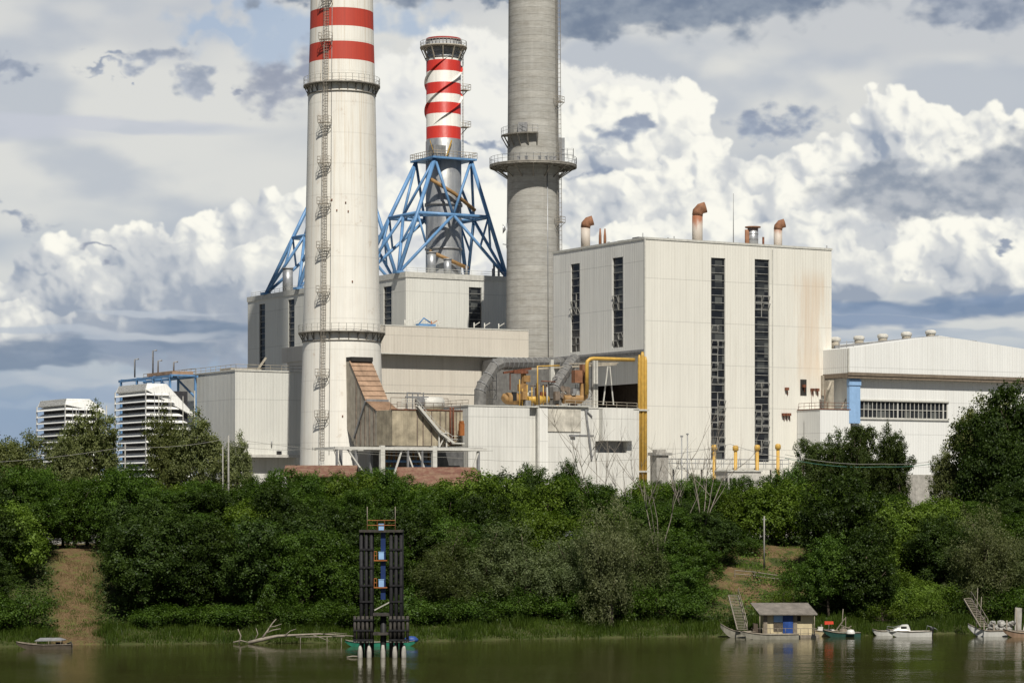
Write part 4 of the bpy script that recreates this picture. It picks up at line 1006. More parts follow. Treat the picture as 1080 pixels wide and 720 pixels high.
# ---- rusty flue duct between white chimney and annex
Kd = Frame(413.7, 414); tKd = Kd.thing('flue_duct', 'rust-topped sloping flue duct joining the white chimney foot to a stained sheet casing', 'flue duct')
v1 = 5.4; v3 = 17.2; w3 = 3.9
zt0 = Kd.z(433, 0, v1); za_ = Kd.z(423, 0, Kd.v(386)); zt_ = Kd.z(381, 0, 15.2); zb0 = Kd.z(469.5, 0, 0)
vm_ = Kd.v(386.5)
mb = MB(); mb.prism([(v1+.003, zb0), (v1+.003, zt0), (vm_, za_), (15.2, zt_), (v3, zt_), (v3, zb0+4), (13.2, zb0)], 0, w3, 'x')
mb.build('chute', M_DUCT, tKd)
mb = MB(); mb.box(.0, w3+.1, 14.6, 17.5, zt_+.003, zt_+.75); mb.build('flue_mouth', M_DARK, tKd)
mb = MB(); 
def slope_sheet(v0, z0, v1_, z1, off=.12):
    d = Vector((0, v1_-v0, z1-z0)).normalized(); n = Vector((0, -d.z, d.y)) if d.y > 0 else Vector((0, d.z, -d.y))
    a, b = Vector((-.15, v0, z0)), Vector((-.15, v1_, z1)); n = n*off
    ww = Vector((w3+.3, 0, 0)); vs = [a+n*.1, a+ww+n*.1, b+ww+n*.1, b+n*.1, a+n, a+ww+n, b+ww+n, b+n]
    mb._add(vs, [(0,3,2,1),(4,5,6,7),(0,1,5,4),(1,2,6,5),(2,3,7,6),(3,0,4,7)])
    for i in range(1, 8): p = a.lerp(b, i/8)+n*1.6; mb.bar(p, p+ww, .10)
slope_sheet(vm_, za_, 15.2, zt_); slope_sheet(v1, zt0, vm_-.05, za_-.05, .10); mb.build('top_cover', M_RUSTO, tKd)
mb = MB(); mb.bar((-.1, vm_, za_), (-.1, 13.4, zb0+1.5), .35); mb.bar((-.1, vm_, za_+.15), (w3+.1, vm_-.05, za_+.15), .4); mb.build('flange', M_STEEL, tKd)
mb = MB()
for i in range(5):
    v = v1 + 1.0 + i*1.6; zt__ = zt0 + (za_-zt0)*min(1, (v-v1)/(vm_-v1)) if v < vm_ else za_ + (zt_-za_)*(v-vm_)/(15.2-vm_); mb.bar((-.05, v, zb0+.2), (-.05, v, zt__-.2), .14)
mb.build('stiffener', M_RUSTG, tKd)
ub = Kd.u(488)
mb = MB(); mb.box(0, ub, 0, v1, zb0, zt0); mb.build('casing', M_CASE, tKd)
mb = MB()
for px in (440, 446, 455, 464, 470, 476, 481, 485): u = Kd.u(px); mb.box(u-.07, u+.07, -.14, -.003, zb0+.1, zt0-.1)
mb.build('rib', M_RUSTG, tKd)
mb = MB(); mb.box(-.1, ub, -.1, .15, zt0, zt0+.15); mb.build('coping', M_RUSTD, tKd)
for px in (474, 477): u = Kd.u(px); mb = MB(); mb.tube([(u, -.35, zb0+.2), (u, -.35, zt0+.6)], .16, 6); mb.build('riser_pipe', M_RUSTD, tKd)
mb = MB(); mb.rail([(Kd.u(420), .4, zt0), (ub-.2, .4, zt0)], 1.25, 1.6, .05); mb.rail([(Kd.u(426), 4.6, zt0), (ub-.2, 4.6, zt0)], 2.2, 2.2, .05); mb.build('railing', M_RUSTG, tKd)
mb = MB(); u = Kd.u(438, 2); mb.box(u-1.6, u+1.6, 1.5, 3, zt0, zt0+.3); 
for a in (-1.5, -.5, .5, 1.5): mb.bar((u+a, 2, zt0), (u+a, 2, zt0+3.0), .16)
mb.bar((u-1.8, 2, zt0+2.2), (u+2.4, 2, zt0+2.2), .3); mb.bar((u-1.5, 2, zt0+2.9), (u+1, 2, zt0+2.9), .18); mb.box(u+.2, u+2.0, 1.6, 2.6, zt0+1, zt0+2); mb.build('actuator', M_STEEL, tKd)
mb = MB(); u = Kd.u(456, 2.5); mb.tube([(u-1.9, 2.5, zt0+1.2), (u+1.7, 2.5, zt0+1.2)], 1.15, 20); t = mb.build('white_tank', M_WHITE, None); t.location = Kd.loc(); t.rotation_euler = (0, 0, ANG); tag(t, 'small white cylinder tank lying on top of the stained duct casing', 'tank')

# ---- white steel platform below the duct
tP = Kd.thing('steel_platform', 'white steel girder platform on columns carrying the stained duct casing', 'platform')
zpl = Kd.z(471.5); mb = MB(); x0, x1 = Kd.u(352, -1), Kd.u(512, -1)
mb.box(x0, x1, -1.5, -1.1, zpl-.45, zpl); mb.box(x0, x1, 6.5, 6.9, zpl-.45, zpl)
for x in np.linspace(x0+.2, x1-.4, 9): mb.box(x, x+.25, -1.1, 6.5, zpl-.4, zpl-.05)
mb.build('girder', M_WHITE, tP)
mb = MB(); mb.box(x0+9, x1-.5, -1.05, 6.45, zpl+.0, zpl+.08); mb.build('deck', M_STEEL, tP)
for px in (403, 458): u = Kd.u(px, -1.3); mb = MB(); mb.box(u-.38, u+.38, -1.6, -.95, 0, zpl+.25); mb.build('column', M_WHITE, tP)
for px in (360, 376, 392, 505): u = Kd.u(px, 5); mb = MB(); mb.box(u-.22, u+.22, 5, 5.4, 0, zpl-.4); mb.build('column', M_STEEL, tP)
for px in (355, 430, 445): u = Kd.u(px, -1.2); mb = MB(); mb.box(u-.15, u+.15, -1.4, -1.1, 0, zpl-.4); mb.build('column', M_STEEL, tP)
mb = MB()
for a, b in ((352, 364), (366, 388), (424, 414), (428, 440), (440, 452), (505, 495)):
    mb.bar((Kd.u(a, -1.1), -1.1, zpl-.3), (Kd.u(b, -1.1), -1.1, zpl-5.2), .24)
mb.build('brace', M_WHITE, tP)
mb = MB()
for k, (a, b, zz_) in enumerate(((404, 457, 2.2), (404, 424, 3.4), (430, 456, 3.0), (408, 452, 4.4))):
    mb.tube([(Kd.u(a, 2), 2, zpl-zz_), (Kd.u(b, 2), 2, zpl-zz_)], .22, 6)
mb.build('pipe', M_BLUE, tP)
mb = MB()
for k, px in enumerate((408, 413, 418, 436, 441, 452)): mb.tube([(Kd.u(px, 3), 3, 0), (Kd.u(px, 3), 3, zpl-.5)], .18, 6)
mb.build('pipe', M_YELD, tP)
# back wall seen through the platform
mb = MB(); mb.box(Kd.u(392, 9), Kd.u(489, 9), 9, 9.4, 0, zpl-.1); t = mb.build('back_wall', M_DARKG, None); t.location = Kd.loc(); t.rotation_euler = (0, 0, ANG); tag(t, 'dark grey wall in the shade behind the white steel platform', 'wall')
# stair
tS = Kd.thing('steel_stair', 'pale steel stair slanting down across the stained duct casing', 'stair')
a = Vector((Kd.u(440, -.5), -.5, Kd.z(428))); b = Vector((Kd.u(463, -.5), -.5, Kd.z(455.5))); c = Vector((Kd.u(477, -.5), -.5, Kd.z(466)))
mb = MB()
for dy in (-.5, .2):
    o = Vector((0, dy, 0)); mb.bar(a+o, b+o, .22, .4); mb.bar(b+o, c+o, .2, .35)
mb.build('stringer', M_WHITE, tS)
mb = MB()
for i in range(22): p = a.lerp(b, i/22); mb.box(p.x-.16, p.x+.16, -1.0, -.3, p.z-.03, p.z+.03)
mb.build('tread', M_TRIM, tS)
mb = MB(); mb.rail([a, b, c, (Kd.u(488, -.5), -.5, c.z)], 1.1, 1.1, .05); mb.rail([(Kd.u(424,-.5), -.5, a.z), a], 1.1, 1.2, .05); mb.build('handrail', M_TRIM, tS)
mb = MB(); mb.box(b.x, b.x+1.5, -1.1, .1-.15, b.z-.15, b.z); mb.box(c.x-.3, Kd.u(488, -.5), -1.1, -.06, c.z-.2, c.z); mb.bar(b, (b.x, -.5, zpl), .2); mb.bar((b.x+1.4, -.5, b.z), (b.x+1.4, -.5, zpl), .2); mb.bar((b.x+1.4, -.5, b.z), (b.x, -.5, zpl), .15); mb.build('landing', M_WHITE, tS)
u = Kd.u(486.5, -1.5); mb = MB(); mb.box(u-.4, u+.4, -1.9, -1.3, zpl+2.0, zpl+4.0); mb.box(u-.25, u+.25, -1.95, -1.2, zpl+4.0, zpl+4.4); t = mb.build('equipment_cabinet', M_ORA, None); t.location = Kd.loc(); t.rotation_euler = (0, 0, ANG); tag(t, 'bright orange box at the right end of the stained duct casing', 'cabinet')

# ---- duct pipes, pipework and machinery on the annex roof
def ribbed_duct(pts, r, label, name='duct_pipe'):
    t = Fr.thing(name, label, 'duct'); mb = MB(); mb.tube(pts, r, 8); mb.sm = [False]*len(mb.sm); o = mb.build('duct', M_DUCTG, t)
    for a, b in zip(pts[:-1], pts[1:]):
        a, b = Vector(a), Vector(b); L = (b-a).length; n = max(1, int(L/1.5))
        for i in range(n):
            p = a.lerp(b, i/n); d = (b-a).normalized()*.07; mb = MB(); mb.tube([p-d, p+d], r*1.06, 12); mb.build('joint_ring', M_STEEL, t)
    return t
def Fp(px, py, v): p = Fr.p(px, py, v); return (p.x, p.y, p.z)
ribbed_duct([Fp(506, 430, 4), Fp(506.5, 413, 4), Fp(509, 406, 4.2), Fp(521, 387, 4.6), Fp(527, 383.5, 5), Fp(552, 383.5, 9), Fp(592, 383, 13)], 1.05, 'left grey sheet duct bending from the annex roof towards the concrete chimney')
ribbed_duct([Fp(586, 430, 4), Fp(585, 409, 4), Fp(588, 403, 4.4), Fp(601, 384, 7.5), Fp(606, 379, 9.5)], 1.1, 'right grey sheet duct rising in a bend into the shaded bay of the boiler house')
t = Fr.thing('yellow_machinery', 'ochre pump set with a crane post on the annex roof between the two grey ducts', 'machinery')
mb = MB(); a, b = Fp(534, 420, 4), Fp(552, 421, 4); mb.tube([a, b], 1.0, 18); mb.tube([(a[0]-.5, a[1], a[2]-.3), a], [.7, 1.0], 14); mb.build('drum', M_YELD, t)
mb = MB(); a, b = Fp(556, 421, 3.5), Fp(578, 421, 3.5); mb.tube([a, b], .6, 14); mb.lathe([(.01, a[2]+1.0), (1.1, a[2]+.3), (1.1, a[2]-.3), (.4, a[2]-1.0)], 14, (a[0]+b[0])/2, 3.5); mb.build('pump', M_YEL, t)
mb = MB(); a = Fp(552, 428, 4.5); z1_ = Fp(552, 394, 4.5)[2]; mb.box(a[0]-.35, a[0]+.35, 4.2, 4.8, hf, z1_); mb.box(a[0]-.9, a[0]+.6, 4, 5, z1_-3.0, z1_-1.8); mb.box(a[0]-.2, a[0]+1.1, 4, 5, z1_-1.4, z1_-.3); mb.build('post', M_YELD, t)
mb = MB(); mb.bar(Fp(531, 393, 4.5), Fp(560, 388.5, 4.5), .45, .35); mb.bar(Fp(538, 391, 4.5), Fp(538, 411, 4.5), .16); mb.box(a[0]-2.2, a[0]+.6, 3.8, 5, z1_+.0, z1_+.5); mb.build('jib', M_RUSTD, t)
mb = MB(); mb.box(*sorted((Fp(541, 415, 3)[0], Fp(545, 415, 3)[0])), 3, 3.5, hf+1.2, hf+2.7); mb.build('control_box', M_BLACK, t)
mb = MB(); 
for px in (548, 551, 556, 561, 566, 573): q = Fp(px, 428, 3); mb.tube([(q[0], 3, hf), (q[0], 3, hf+random.Random(px).uniform(1.5, 5))], .1, 5)
mb.build('pipework', M_YEL, t)
t = Fr.thing('yellow_machinery', 'ochre elbow pipe and valve group on the annex roof right of the bent grey duct', 'machinery')
mb = MB(); mb.tube([Fp(594, 421, 3), Fp(612, 421, 3), Fp(616, 418, 3), Fp(617, 405, 3)], .75, 14); mb.build('elbow_pipe', M_YELD, t)
mb = MB(); a = Fp(612, 400, 3.4); mb.box(a[0]-1.3, a[0]+.6, 3, 4.2, a[2]-.6, a[2]+1.6); mb.box(a[0]+.2, a[0]+1.2, 3, 4, a[2]-2.6, a[2]+2.6); mb.build('valve_body', M_RUST, t)
mb = MB()
for px, py in ((594, 410), (599, 411), (594, 417), (600, 417)): q = Fp(px, py, 3); mb.tube([(q[0], 2.9, q[2]), (q[0], 3.3, q[2])], .55, 12)
mb.build('handwheel', M_RUSTG, t)
mb = MB(); mb.box(Fp(598, 400, 3)[0], Fp(608, 400, 3)[0], 3, 4.6, hf+.1, hf+.6); mb.build('base', M_STEEL, t)
rc = random.Random(12)
for k in range(16):
    px = rc.uniform(541, 612); v = rc.uniform(2, 5.5); q = Fp(px, 428, v); h = rc.uniform(1.2, 5.2); mb = MB()
    pts = [(q[0], v, hf), (q[0], v, hf+h)]
    if rc.random() < .6: pts += [(q[0]+rc.uniform(-3, 3), v, hf+h+.02)]
    mb.tube(pts, rc.uniform(.07, .17), 6); mb.build('pipework', rc.choice([M_YELD, M_STEEL, M_RUSTG, M_RUSTD, M_TRIM]), t)
for k in range(9):
    px = rc.uniform(543, 612); v = rc.uniform(2, 5); q = Fp(px, 428, v); a, b, h = rc.uniform(.25, .6), rc.uniform(.25, .5), rc.uniform(.4, 2.2); z = hf + rc.choice([0, 0, 1.4, 2.6]); mb = MB(); mb.box(q[0]-a, q[0]+a, v-b, v+b, z, z+h)
    mb.build('valve_box', rc.choice([M_YELD, M_STEEL, M_RUSTD, M_RUSTG]), t)
# yellow gas line
t = Fr.thing('gas_pipe', 'bright yellow pipe rising from the annex roof and running level to the boiler house corner', 'pipe')
mb = MB(); mb.tube([Fp(619, 416, 1.2), Fp(619, 384, 1.2), Fp(619.5, 381, 1.2), Fp(622.5, 378.6, 1.2), Fp(626, 378, 1.2), Fp(640, 378.4, 1.2), Fp(669, 379.4, 1.2)], .33, 14); mb.build('pipe', M_YEL, t)
mb = MB(); mb.tube([Fp(567, 428, 2), Fp(567, 386, 2), Fp(590, 385.5, 2)], .14, 8); mb.build('branch_pipe', M_YEL, t)
# scaffold
t = Fr.thing('scaffold', 'thin grey scaffold frame standing on the annex roof', 'scaffold')
def frame_tower(pxs, pyt, v, w_=1.3):
    mb = MB()
    for px in pxs:
        for dv in (0, w_): a = Fp(px, pyt, v+dv); mb.tube([(a[0], a[1], hf), a], .06, 5)
    for f in (0, .25, .5, .75, 1.0):
        z = hf + (Fp(pxs[0], pyt, v)[2]-hf)*f
        mb.tube([(Fp(pxs[0], 400, v)[0], v, z), (Fp(pxs[-1], 400, v)[0], v, z)], .05, 4); mb.tube([(Fp(pxs[0], 400, v)[0], v, z), (Fp(pxs[0], 400, v)[0], v+w_, z)], .05, 4)
    for a, b in zip(pxs[:-1], pxs[1:]):
        mb.tube([(Fp(a, 400, v)[0], v, hf), (Fp(b, 400, v)[0], v, hf+2.6)], .045, 4); mb.tube([(Fp(b, 400, v)[0], v, hf+2.6), (Fp(a, 400, v)[0], v, hf+5)], .045, 4)
    return mb
frame_tower((516, 523.5), 392, 8).build('tower', M_STEEL, t)
frame_tower((607, 613, 624, 628), 386, 6).build('tower', M_STEEL, t)
mb = MB(); mb.bar(Fp(560, 389, 6), Fp(650, 384, 6), .28, .35); mb.bar(Fp(600, 383.5, 6), Fp(652, 382.5, 6), .18); mb.build('top_beam', M_DUCT, t)
mb = MB()
for px in (582, 627, 628.5): a = Fp(px, 384, 5); mb.box(a[0]-.3, a[0]+.3, 4.8, 5.3, hf, a[2]+.8)
mb.bar(Fp(641, 386, 5), Fp(636, 427, 5), .18); mb.bar(Fp(643, 386, 5), Fp(647, 427, 5), .18); mb.build('post', M_TRIM, t)
mb = MB(); mb.rail([Fp(596, 428, .6), Fp(672, 431, .6)], 1.0, 2.0, .04); mb.build('railing', M_DUCT, t)
# vertical yellow bundle at the corner
t = A.thing('gas_pipes', 'bundle of three tall yellow pipes down the corner between the annex and the boiler house', 'pipe')
for px, pyt, r in ((674.3, 374, .27), (677.6, 371, .36), (680.8, 376, .30)):
    u = A.u(px, -1.1); mb = MB(); mb.tube([(u, -1.1, 0), (u, -1.1, A.z(pyt, u, -1.1)-.7), (u, -1.1, A.z(pyt, u, -1.1))], [r, r, r*.5], 12); mb.build('pipe', M_YEL, t)
mb = MB()
for py in (432.5, 497): z = A.z(py, 0, -1); mb.box(A.u(671, -1.4), A.u(684, -1.4), -1.65, -.1, z-.14, z+.14)
mb.build('clamp', M_TRIM, t)

# ---- yellow vent posts, walkway and little buildings in front of the boiler house
W = Frame(700, 436)
for k, (px, pyt, lab) in enumerate(((753.3, 469, 'yellow vent post with a round head, leftmost of the row of four'), (775.8, 469.5, 'yellow vent post with a round head, second from the left of the row of four'), (798.6, 469, 'yellow vent post with a round head, third from the left of the row of four'), (820.5, 468, 'yellow vent post with a round head, rightmost of the row of four'))):
    v = 1.0; u = W.u(px, v); z = W.z(pyt, u, v); X = W.X + CU*u - SU*v; Y = W.Y + SU*u + CU*v
    t = thing('vent_post', lab, 'vent post', (X, Y, G0), 0, 'yellow vent posts in front of the boiler house')
    mb = MB(); mb.tube([(0,0,0), (0,0,z-.7)], .30, 12); mb.build('post', M_YEL, t)
    mb = MB(); mb.lathe([(.30, z-1.0), (.52, z-.85), (.52, z-.25), (.35, z), (.01, z+.05)], 14); mb.build('head', M_YEL, t)
t = W.thing('walkway', 'grey railed walkway along the foot of the boiler house', 'walkway')
u0, u1_ = W.u(697, 2), W.u(832, 2); zw_ = W.z(492.5); zq = W.z(503)
mb = MB(); mb.box(u0, u1_, 2, 4, zw_-.3, zw_); mb.build('deck', M_TRIM, t)
mb = MB(); mb.rail([(u0, 2.05, zw_), (u1_, 2.05, zw_)], 1.5, 1.7, .055); mb.rail([(u0, 3.95, zw_), (u1_, 3.95, zw_)], 1.5, 1.7, .055); mb.build('railing', M_GALV, t)
mb = MB()
for x in np.linspace(u0+.3, u1_-.3, 10): mb.box(x-.12, x+.12, 2.9, 3.1, 0, zw_-.3)
mb.build('post', M_STEEL, t)
t = W.thing('low_building', 'low white building with small square windows behind the bushes, below the yellow vent posts', 'building')
a, b = W.u(757, 0), W.u(792, 0); mb = MB(); mb.box(a, b, -3, 1.4, 0, zq+1.0); mb.build('wall', M_SMALLW, t)
mb = MB(); mb.box(a-.2, b+.2, -3.2, 1.6, zq+1.0, zq+1.25); mb.build('roof', M_TRIM, t)
for i in range(5): x = W.u(762+i*4.2, -3); mb = MB(); mb.box(x-.22, x+.22, -3.06, -3.002, zq-1.0, zq-.1); mb.build('window', M_DARK, t)
t = W.thing('concrete_tower', 'narrow grey concrete head tower with a wider top, right of the yellow pipe bundle', 'tower')
a, b = W.u(692.5, 0), W.u(705, 0); zt = W.z(480); mb = MB(); mb.box(a, b, 0, 2, 0, zt); mb.build('shaft', M_CONC, t)
mb = MB(); mb.box(a-.3, b+.5, -.3, 2.3, zt, zt+.5); mb.box(a+.3, b-.3, .3, 1.7, zt+.5, zt+1.0); mb.build('cap', M_CONC, t)
for k, (px, pyt, lab) in enumerate(((719, 459, 'thin dark mast on the walkway right of the concrete head tower, the left one'), (725, 457.5, 'thin dark mast with a ball top right of the concrete head tower'))):
    p = W.p(px, pyt, 0); X = W.X + CU*p.x; Y = W.Y + SU*p.x
    t = thing('mast', lab, 'mast', (X, Y, G0)); mb = MB(); mb.tube([(0,0,0), (0,0,p.z)], .10, 6); mb.build('pole', M_STEEL, t)
    mb = MB(); mb.lathe([(.01, p.z+.2), (.28, p.z), (.01, p.z-.25)], 8) if k else mb.box(-.25, .25, -.1, .1, p.z-.3, p.z); mb.build('head', M_STEEL, t)

# ---- tile-roofed sheds behind the hedge
def shed(px0, px1, py_ridge, py_eave, Y, label, skew=.0):
    X0, X1 = X_at(px0, Y), X_at(px1, Y); zr, ze = Z_at(py_ridge, Y)-G0, Z_at(py_eave, Y)-G0
    t = thing('tiled_shed', label, 'shed', (X0, Y, G0)); L = X1-X0; wd = 5.
    mb = MB(); mb.box(.3, L-.3, .4, wd*2-.4, 0, ze); mb.prism([(.4, ze), (wd, zr-.25), (wd*2-.4, ze)], .3, L-.3, 'x'); mb.build('wall', M_BROWN, t)
    mb = MB()
    for s in (0, 1):
        y0, y1 = (0, wd) if s == 0 else (wd*2, wd)
        vs = [(-.3, y0, ze-.1), (L+.3, y0, ze-.1), (L+.3-skew, y1, zr), (-.3+skew*.0, y1, zr)]; vs += [(a, b, c+.22) for a, b, c in vs]
        mb._add(vs, [(0,3,2,1),(4,5,6,7),(0,1,5,4),(1,2,6,5),(2,3,7,6),(3,0,4,7)])
    mb.build('roof', M_TILE, t); return t
shed(300, 373, 491.5, 502, 392, 'shed with a flat red-brown tiled roof just below the white chimney foot')
shed(419, 509, 493.5, 517, 386, 'shed with a large red-brown tiled roof rising above the bushes below the steel platform', skew=1.5)

# ---- poles and wires
def pole(px, pyt, Y, zg, label, r=.13, arm=0):
    t = thing('utility_pole', label, 'utility pole', (X_at(px, Y), Y, zg)); h = Z_at(pyt, Y)-zg
    mb = MB(); mb.tube([(0,0,0), (0,0,h)], [r, r*.7], 8); mb.build('pole', M_POLE, t)
    mb = MB(); mb.bar((-.9 if arm else -.25, 0, h-.4), (.9 if arm else .25, 0, h-.4), .1); mb.build('crossarm', M_STEEL, t)
    return Vector((X_at(px, Y), Y, Z_at(pyt, Y)-.4))
q1 = pole(132, 468, 372, G0, 'thin pole standing before the left trees'); q2 = pole(241, 459, 376, G0, 'pale concrete pole right of the left trees, left of the white chimney', .17)
q3 = pole(235, 470, 380, G0, 'short pale pole just left of the taller concrete pole'); q5 = pole(1018, 476, 372, G0, 'pale concrete pole in front of the big tree at the right edge', .15, 1)
q6 = pole(806, 544, 322, 7.5, 'white marker pole on the brown slope above the houseboat', .11)
q7 = pole(157, 545, 10, 0, '') if False else None
def wire(pts, sag, label, mat, r=.026):
    mb = MB(); P_ = []
    for a, b in zip(pts[:-1], pts[1:]):
        for i in range(13):
            f = i/12
            if i == 0 and P_: continue
            p = Vector(a).lerp(Vector(b), f); p.z -= sag*4*f*(1-f); P_.append(p)
    mb.tube(P_, r, 5); o = mb.build('overhead_wire', mat, None); tag(o, label, 'wire', 'overhead wires along the bank'); return o
wire([Q(-60, 489, 366), Vector(q1), Vector(q2), Q(470, 482, 386), Q(675, 484, 390)], .55, 'pale overhead wire sagging from the left edge past the left trees', M_POLE)
wire([Vector(q2)+Vector((0,0,-1)), Q(330, 473, 384), Q(520, 475, 388)], .4, 'thin overhead wire crossing in front of the white chimney foot', M_POLE, .025)
wire([Q(684, 480, 388), Q(770, 468, 384), Q(842, 484, 380)], .35, 'thin wire in front of the boiler house foot', M_STEEL, .03)
wire([Q(828, 479, 378), Q(930, 489, 375), Vector(q5)], .5, 'overhead wire reaching the pole at the right, upper one', M_POLE, .035)
wire([Q(828, 483, 378), Q(930, 492, 375), Vector(q5)+Vector((0,0,-.3)), Q(1100, 470, 372)], .5, 'greenish overhead wire reaching the pole at the right, lower one', M_GREENW, .04)
# ================================================================== RIVER, BANK, VEGETATION
def shore(X): 
    X = np.clip(X, -160, 160); return 295 + .25*X + 1.2*np.sin(X*.11) + .5*np.sin(X*.37+1)
def hnoise(X, Y, s=1.0):
    return (np.sin(X*.31*s+1.3*np.sin(Y*.17*s)) * np.cos(Y*.27*s+.9*np.sin(X*.13*s)) + .5*np.sin(X*.83*s+Y*.61*s+2) * np.cos(Y*.77*s-X*.41*s))
def ground_z(X, Y):
    s = Y - shore(X)
    z = np.interp(s, [-60, -8, -1, 0, 1.2, 4, 10, 34, 38, 60, 90], [-6, -2.2, -.35, 0.02, .35, .8, 1.8, 9.6, G0-.05, G0, G0])
    nz = hnoise(X, Y)*.25*np.clip(s/6, 0, 1)*np.clip((95-s)/40, 0, 1)
    return z + nz
xs = np.concatenate([[-9000, -3000, -1200, -600, -350, -220], np.arange(-150, 151, 1.5), [220, 350, 600, 1200, 3000, 9000]])
ss_ = np.concatenate([[-60, -30, -12, -6, -3, -1.5], np.arange(-.8, 12, .5), np.arange(12, 62, 1.2), [64, 70, 80, 95, 130, 200, 400, 900, 2500, 15000]])
GX, GS = np.meshgrid(xs, ss_); GY = shore(GX)+GS; GZ = ground_z(GX, GY); GZ = np.where(GS > 95, G0, GZ)
nx, ny = len(xs), len(ss_)
me = bpy.data.meshes.new('ground'); idx = np.arange(nx*ny).reshape(ny, nx)
fc = np.stack([idx[:-1,:-1], idx[:-1,1:], idx[1:,1:], idx[1:,:-1]], -1).reshape(-1, 4)
me.from_pydata(np.stack([GX, GY, GZ], -1).reshape(-1, 3).tolist(), [], fc.tolist()); me.polygons.foreach_set('use_smooth', [True]*len(fc))
def ground_mat():
    m, nt, bs = newmat('bank_soil_and_grass'); co = coords(nt); x, y, z = nt.sep(co)
    n = nt.noise(co, .35, 6, .65).outputs[0]; nf = nt.noise(co, 2.5, 6, .7).outputs[0]
    c = nt.mix(nt.lin(n, .35, .65), (.035, .055, .014), (.075, .085, .028))
    c = nt.mix(nt.lin(nf, .45, .75), c, (.10, .085, .045))
    soil = nt.mix(nt.lin(nf, .35, .65), (.10, .062, .032), (.19, .13, .07))
    soil = nt.mix(nt.sstep(nt.noise(co, .9, 5, .7).outputs[0], .5, .62), soil, (.12, .12, .04))
    # bare dirt path on the left
    s_ = nt.m('SUBTRACT', y, nt.m('MULTIPLY_ADD', x, .25, 295.))
    cx = nt.m('MULTIPLY_ADD', s_, -.165, -48.3)
    k = nt.sstep(nt.m('ADD', nt.m('ABSOLUTE', nt.m('SUBTRACT', x, cx)), nt.lin(nf, .3, .7, -1.5, 1.5)), 3.1, 1.6)
    k = nt.m('MULTIPLY', k, nt.sstep(s_, .2, 1.5))
    # worn patches above the houseboat
    k2 = nt.m('MULTIPLY', nt.sstep(nt.m('ABSOLUTE', nt.m('SUBTRACT', x, 32.)), 9., 5.), nt.sstep(n, .40, .50))
    k2 = nt.m('MULTIPLY', k2, nt.m('MULTIPLY', nt.sstep(s_, 10, 15), nt.sstep(s_, 44, 36)))
    k = nt.m('MAXIMUM', k, nt.m('MULTIPLY', k2, .95))
    c = nt.mix(k, c, soil)
    yard = nt.sstep(s_, 66, 80); c = nt.mix(yard, c, nt.mix(nf, (.20, .19, .17), (.27, .26, .23)))
    far = nt.sstep(s_, 500, 900); c = nt.mix(far, c, (.06, .085, .03))
    nt.put(bs.inputs['Base Color'], c); bs.inputs['Roughness'].default_value = .95; bs.inputs['Specular IOR Level'].default_value = .1
    b = nt.node('ShaderNodeBump'); b.inputs['Strength'].default_value = 1.; b.inputs['Distance'].default_value = .25
    nt.put(b.inputs['Height'], nf); nt.l.new(b.outputs[0], bs.inputs['Normal'])
    return m
me.materials.append(ground_mat()); me.update(); go = bpy.data.objects.new('ground', me); COL.objects.link(go); tag(go, kind='structure')

def water_mat():
    m, nt, bs = newmat('river_water'); co = coords(nt)
    nt.put(bs.inputs['Base Color'], (.042, .040, .013)); bs.inputs['Roughness'].default_value = .06; bs.inputs['IOR'].default_value = 1.33
    a = nt.noise(nt.scalev(co, (1.0, .55, 1)), .9, 5, .6, .3).outputs[0]
    b_ = nt.noise(nt.scalev(co, (1.0, .8, 1)), 3.5, 3, .55).outputs[0]
    calm = nt.sstep(nt.noise(nt.scalev(co, (.02, .07, 1)), 1., 4, .55).outputs[0], .38, .62, .35, 1.)
    h = nt.m('MULTIPLY', nt.m('MULTIPLY_ADD', b_, .22, a), calm)
    b = nt.node('ShaderNodeBump'); b.inputs['Strength'].default_value = 1.; b.inputs['Distance'].default_value = .05
    nt.put(b.inputs['Height'], h); nt.l.new(b.outputs[0], bs.inputs['Normal'])
    return m
mb = MB(); mb.quad((-9000, -2500, 0), (9000, -2500, 0), (9000, 345, 0), (-9000, 345, 0)); wo = mb.build('river_water', water_mat()); tag(wo, kind='structure')

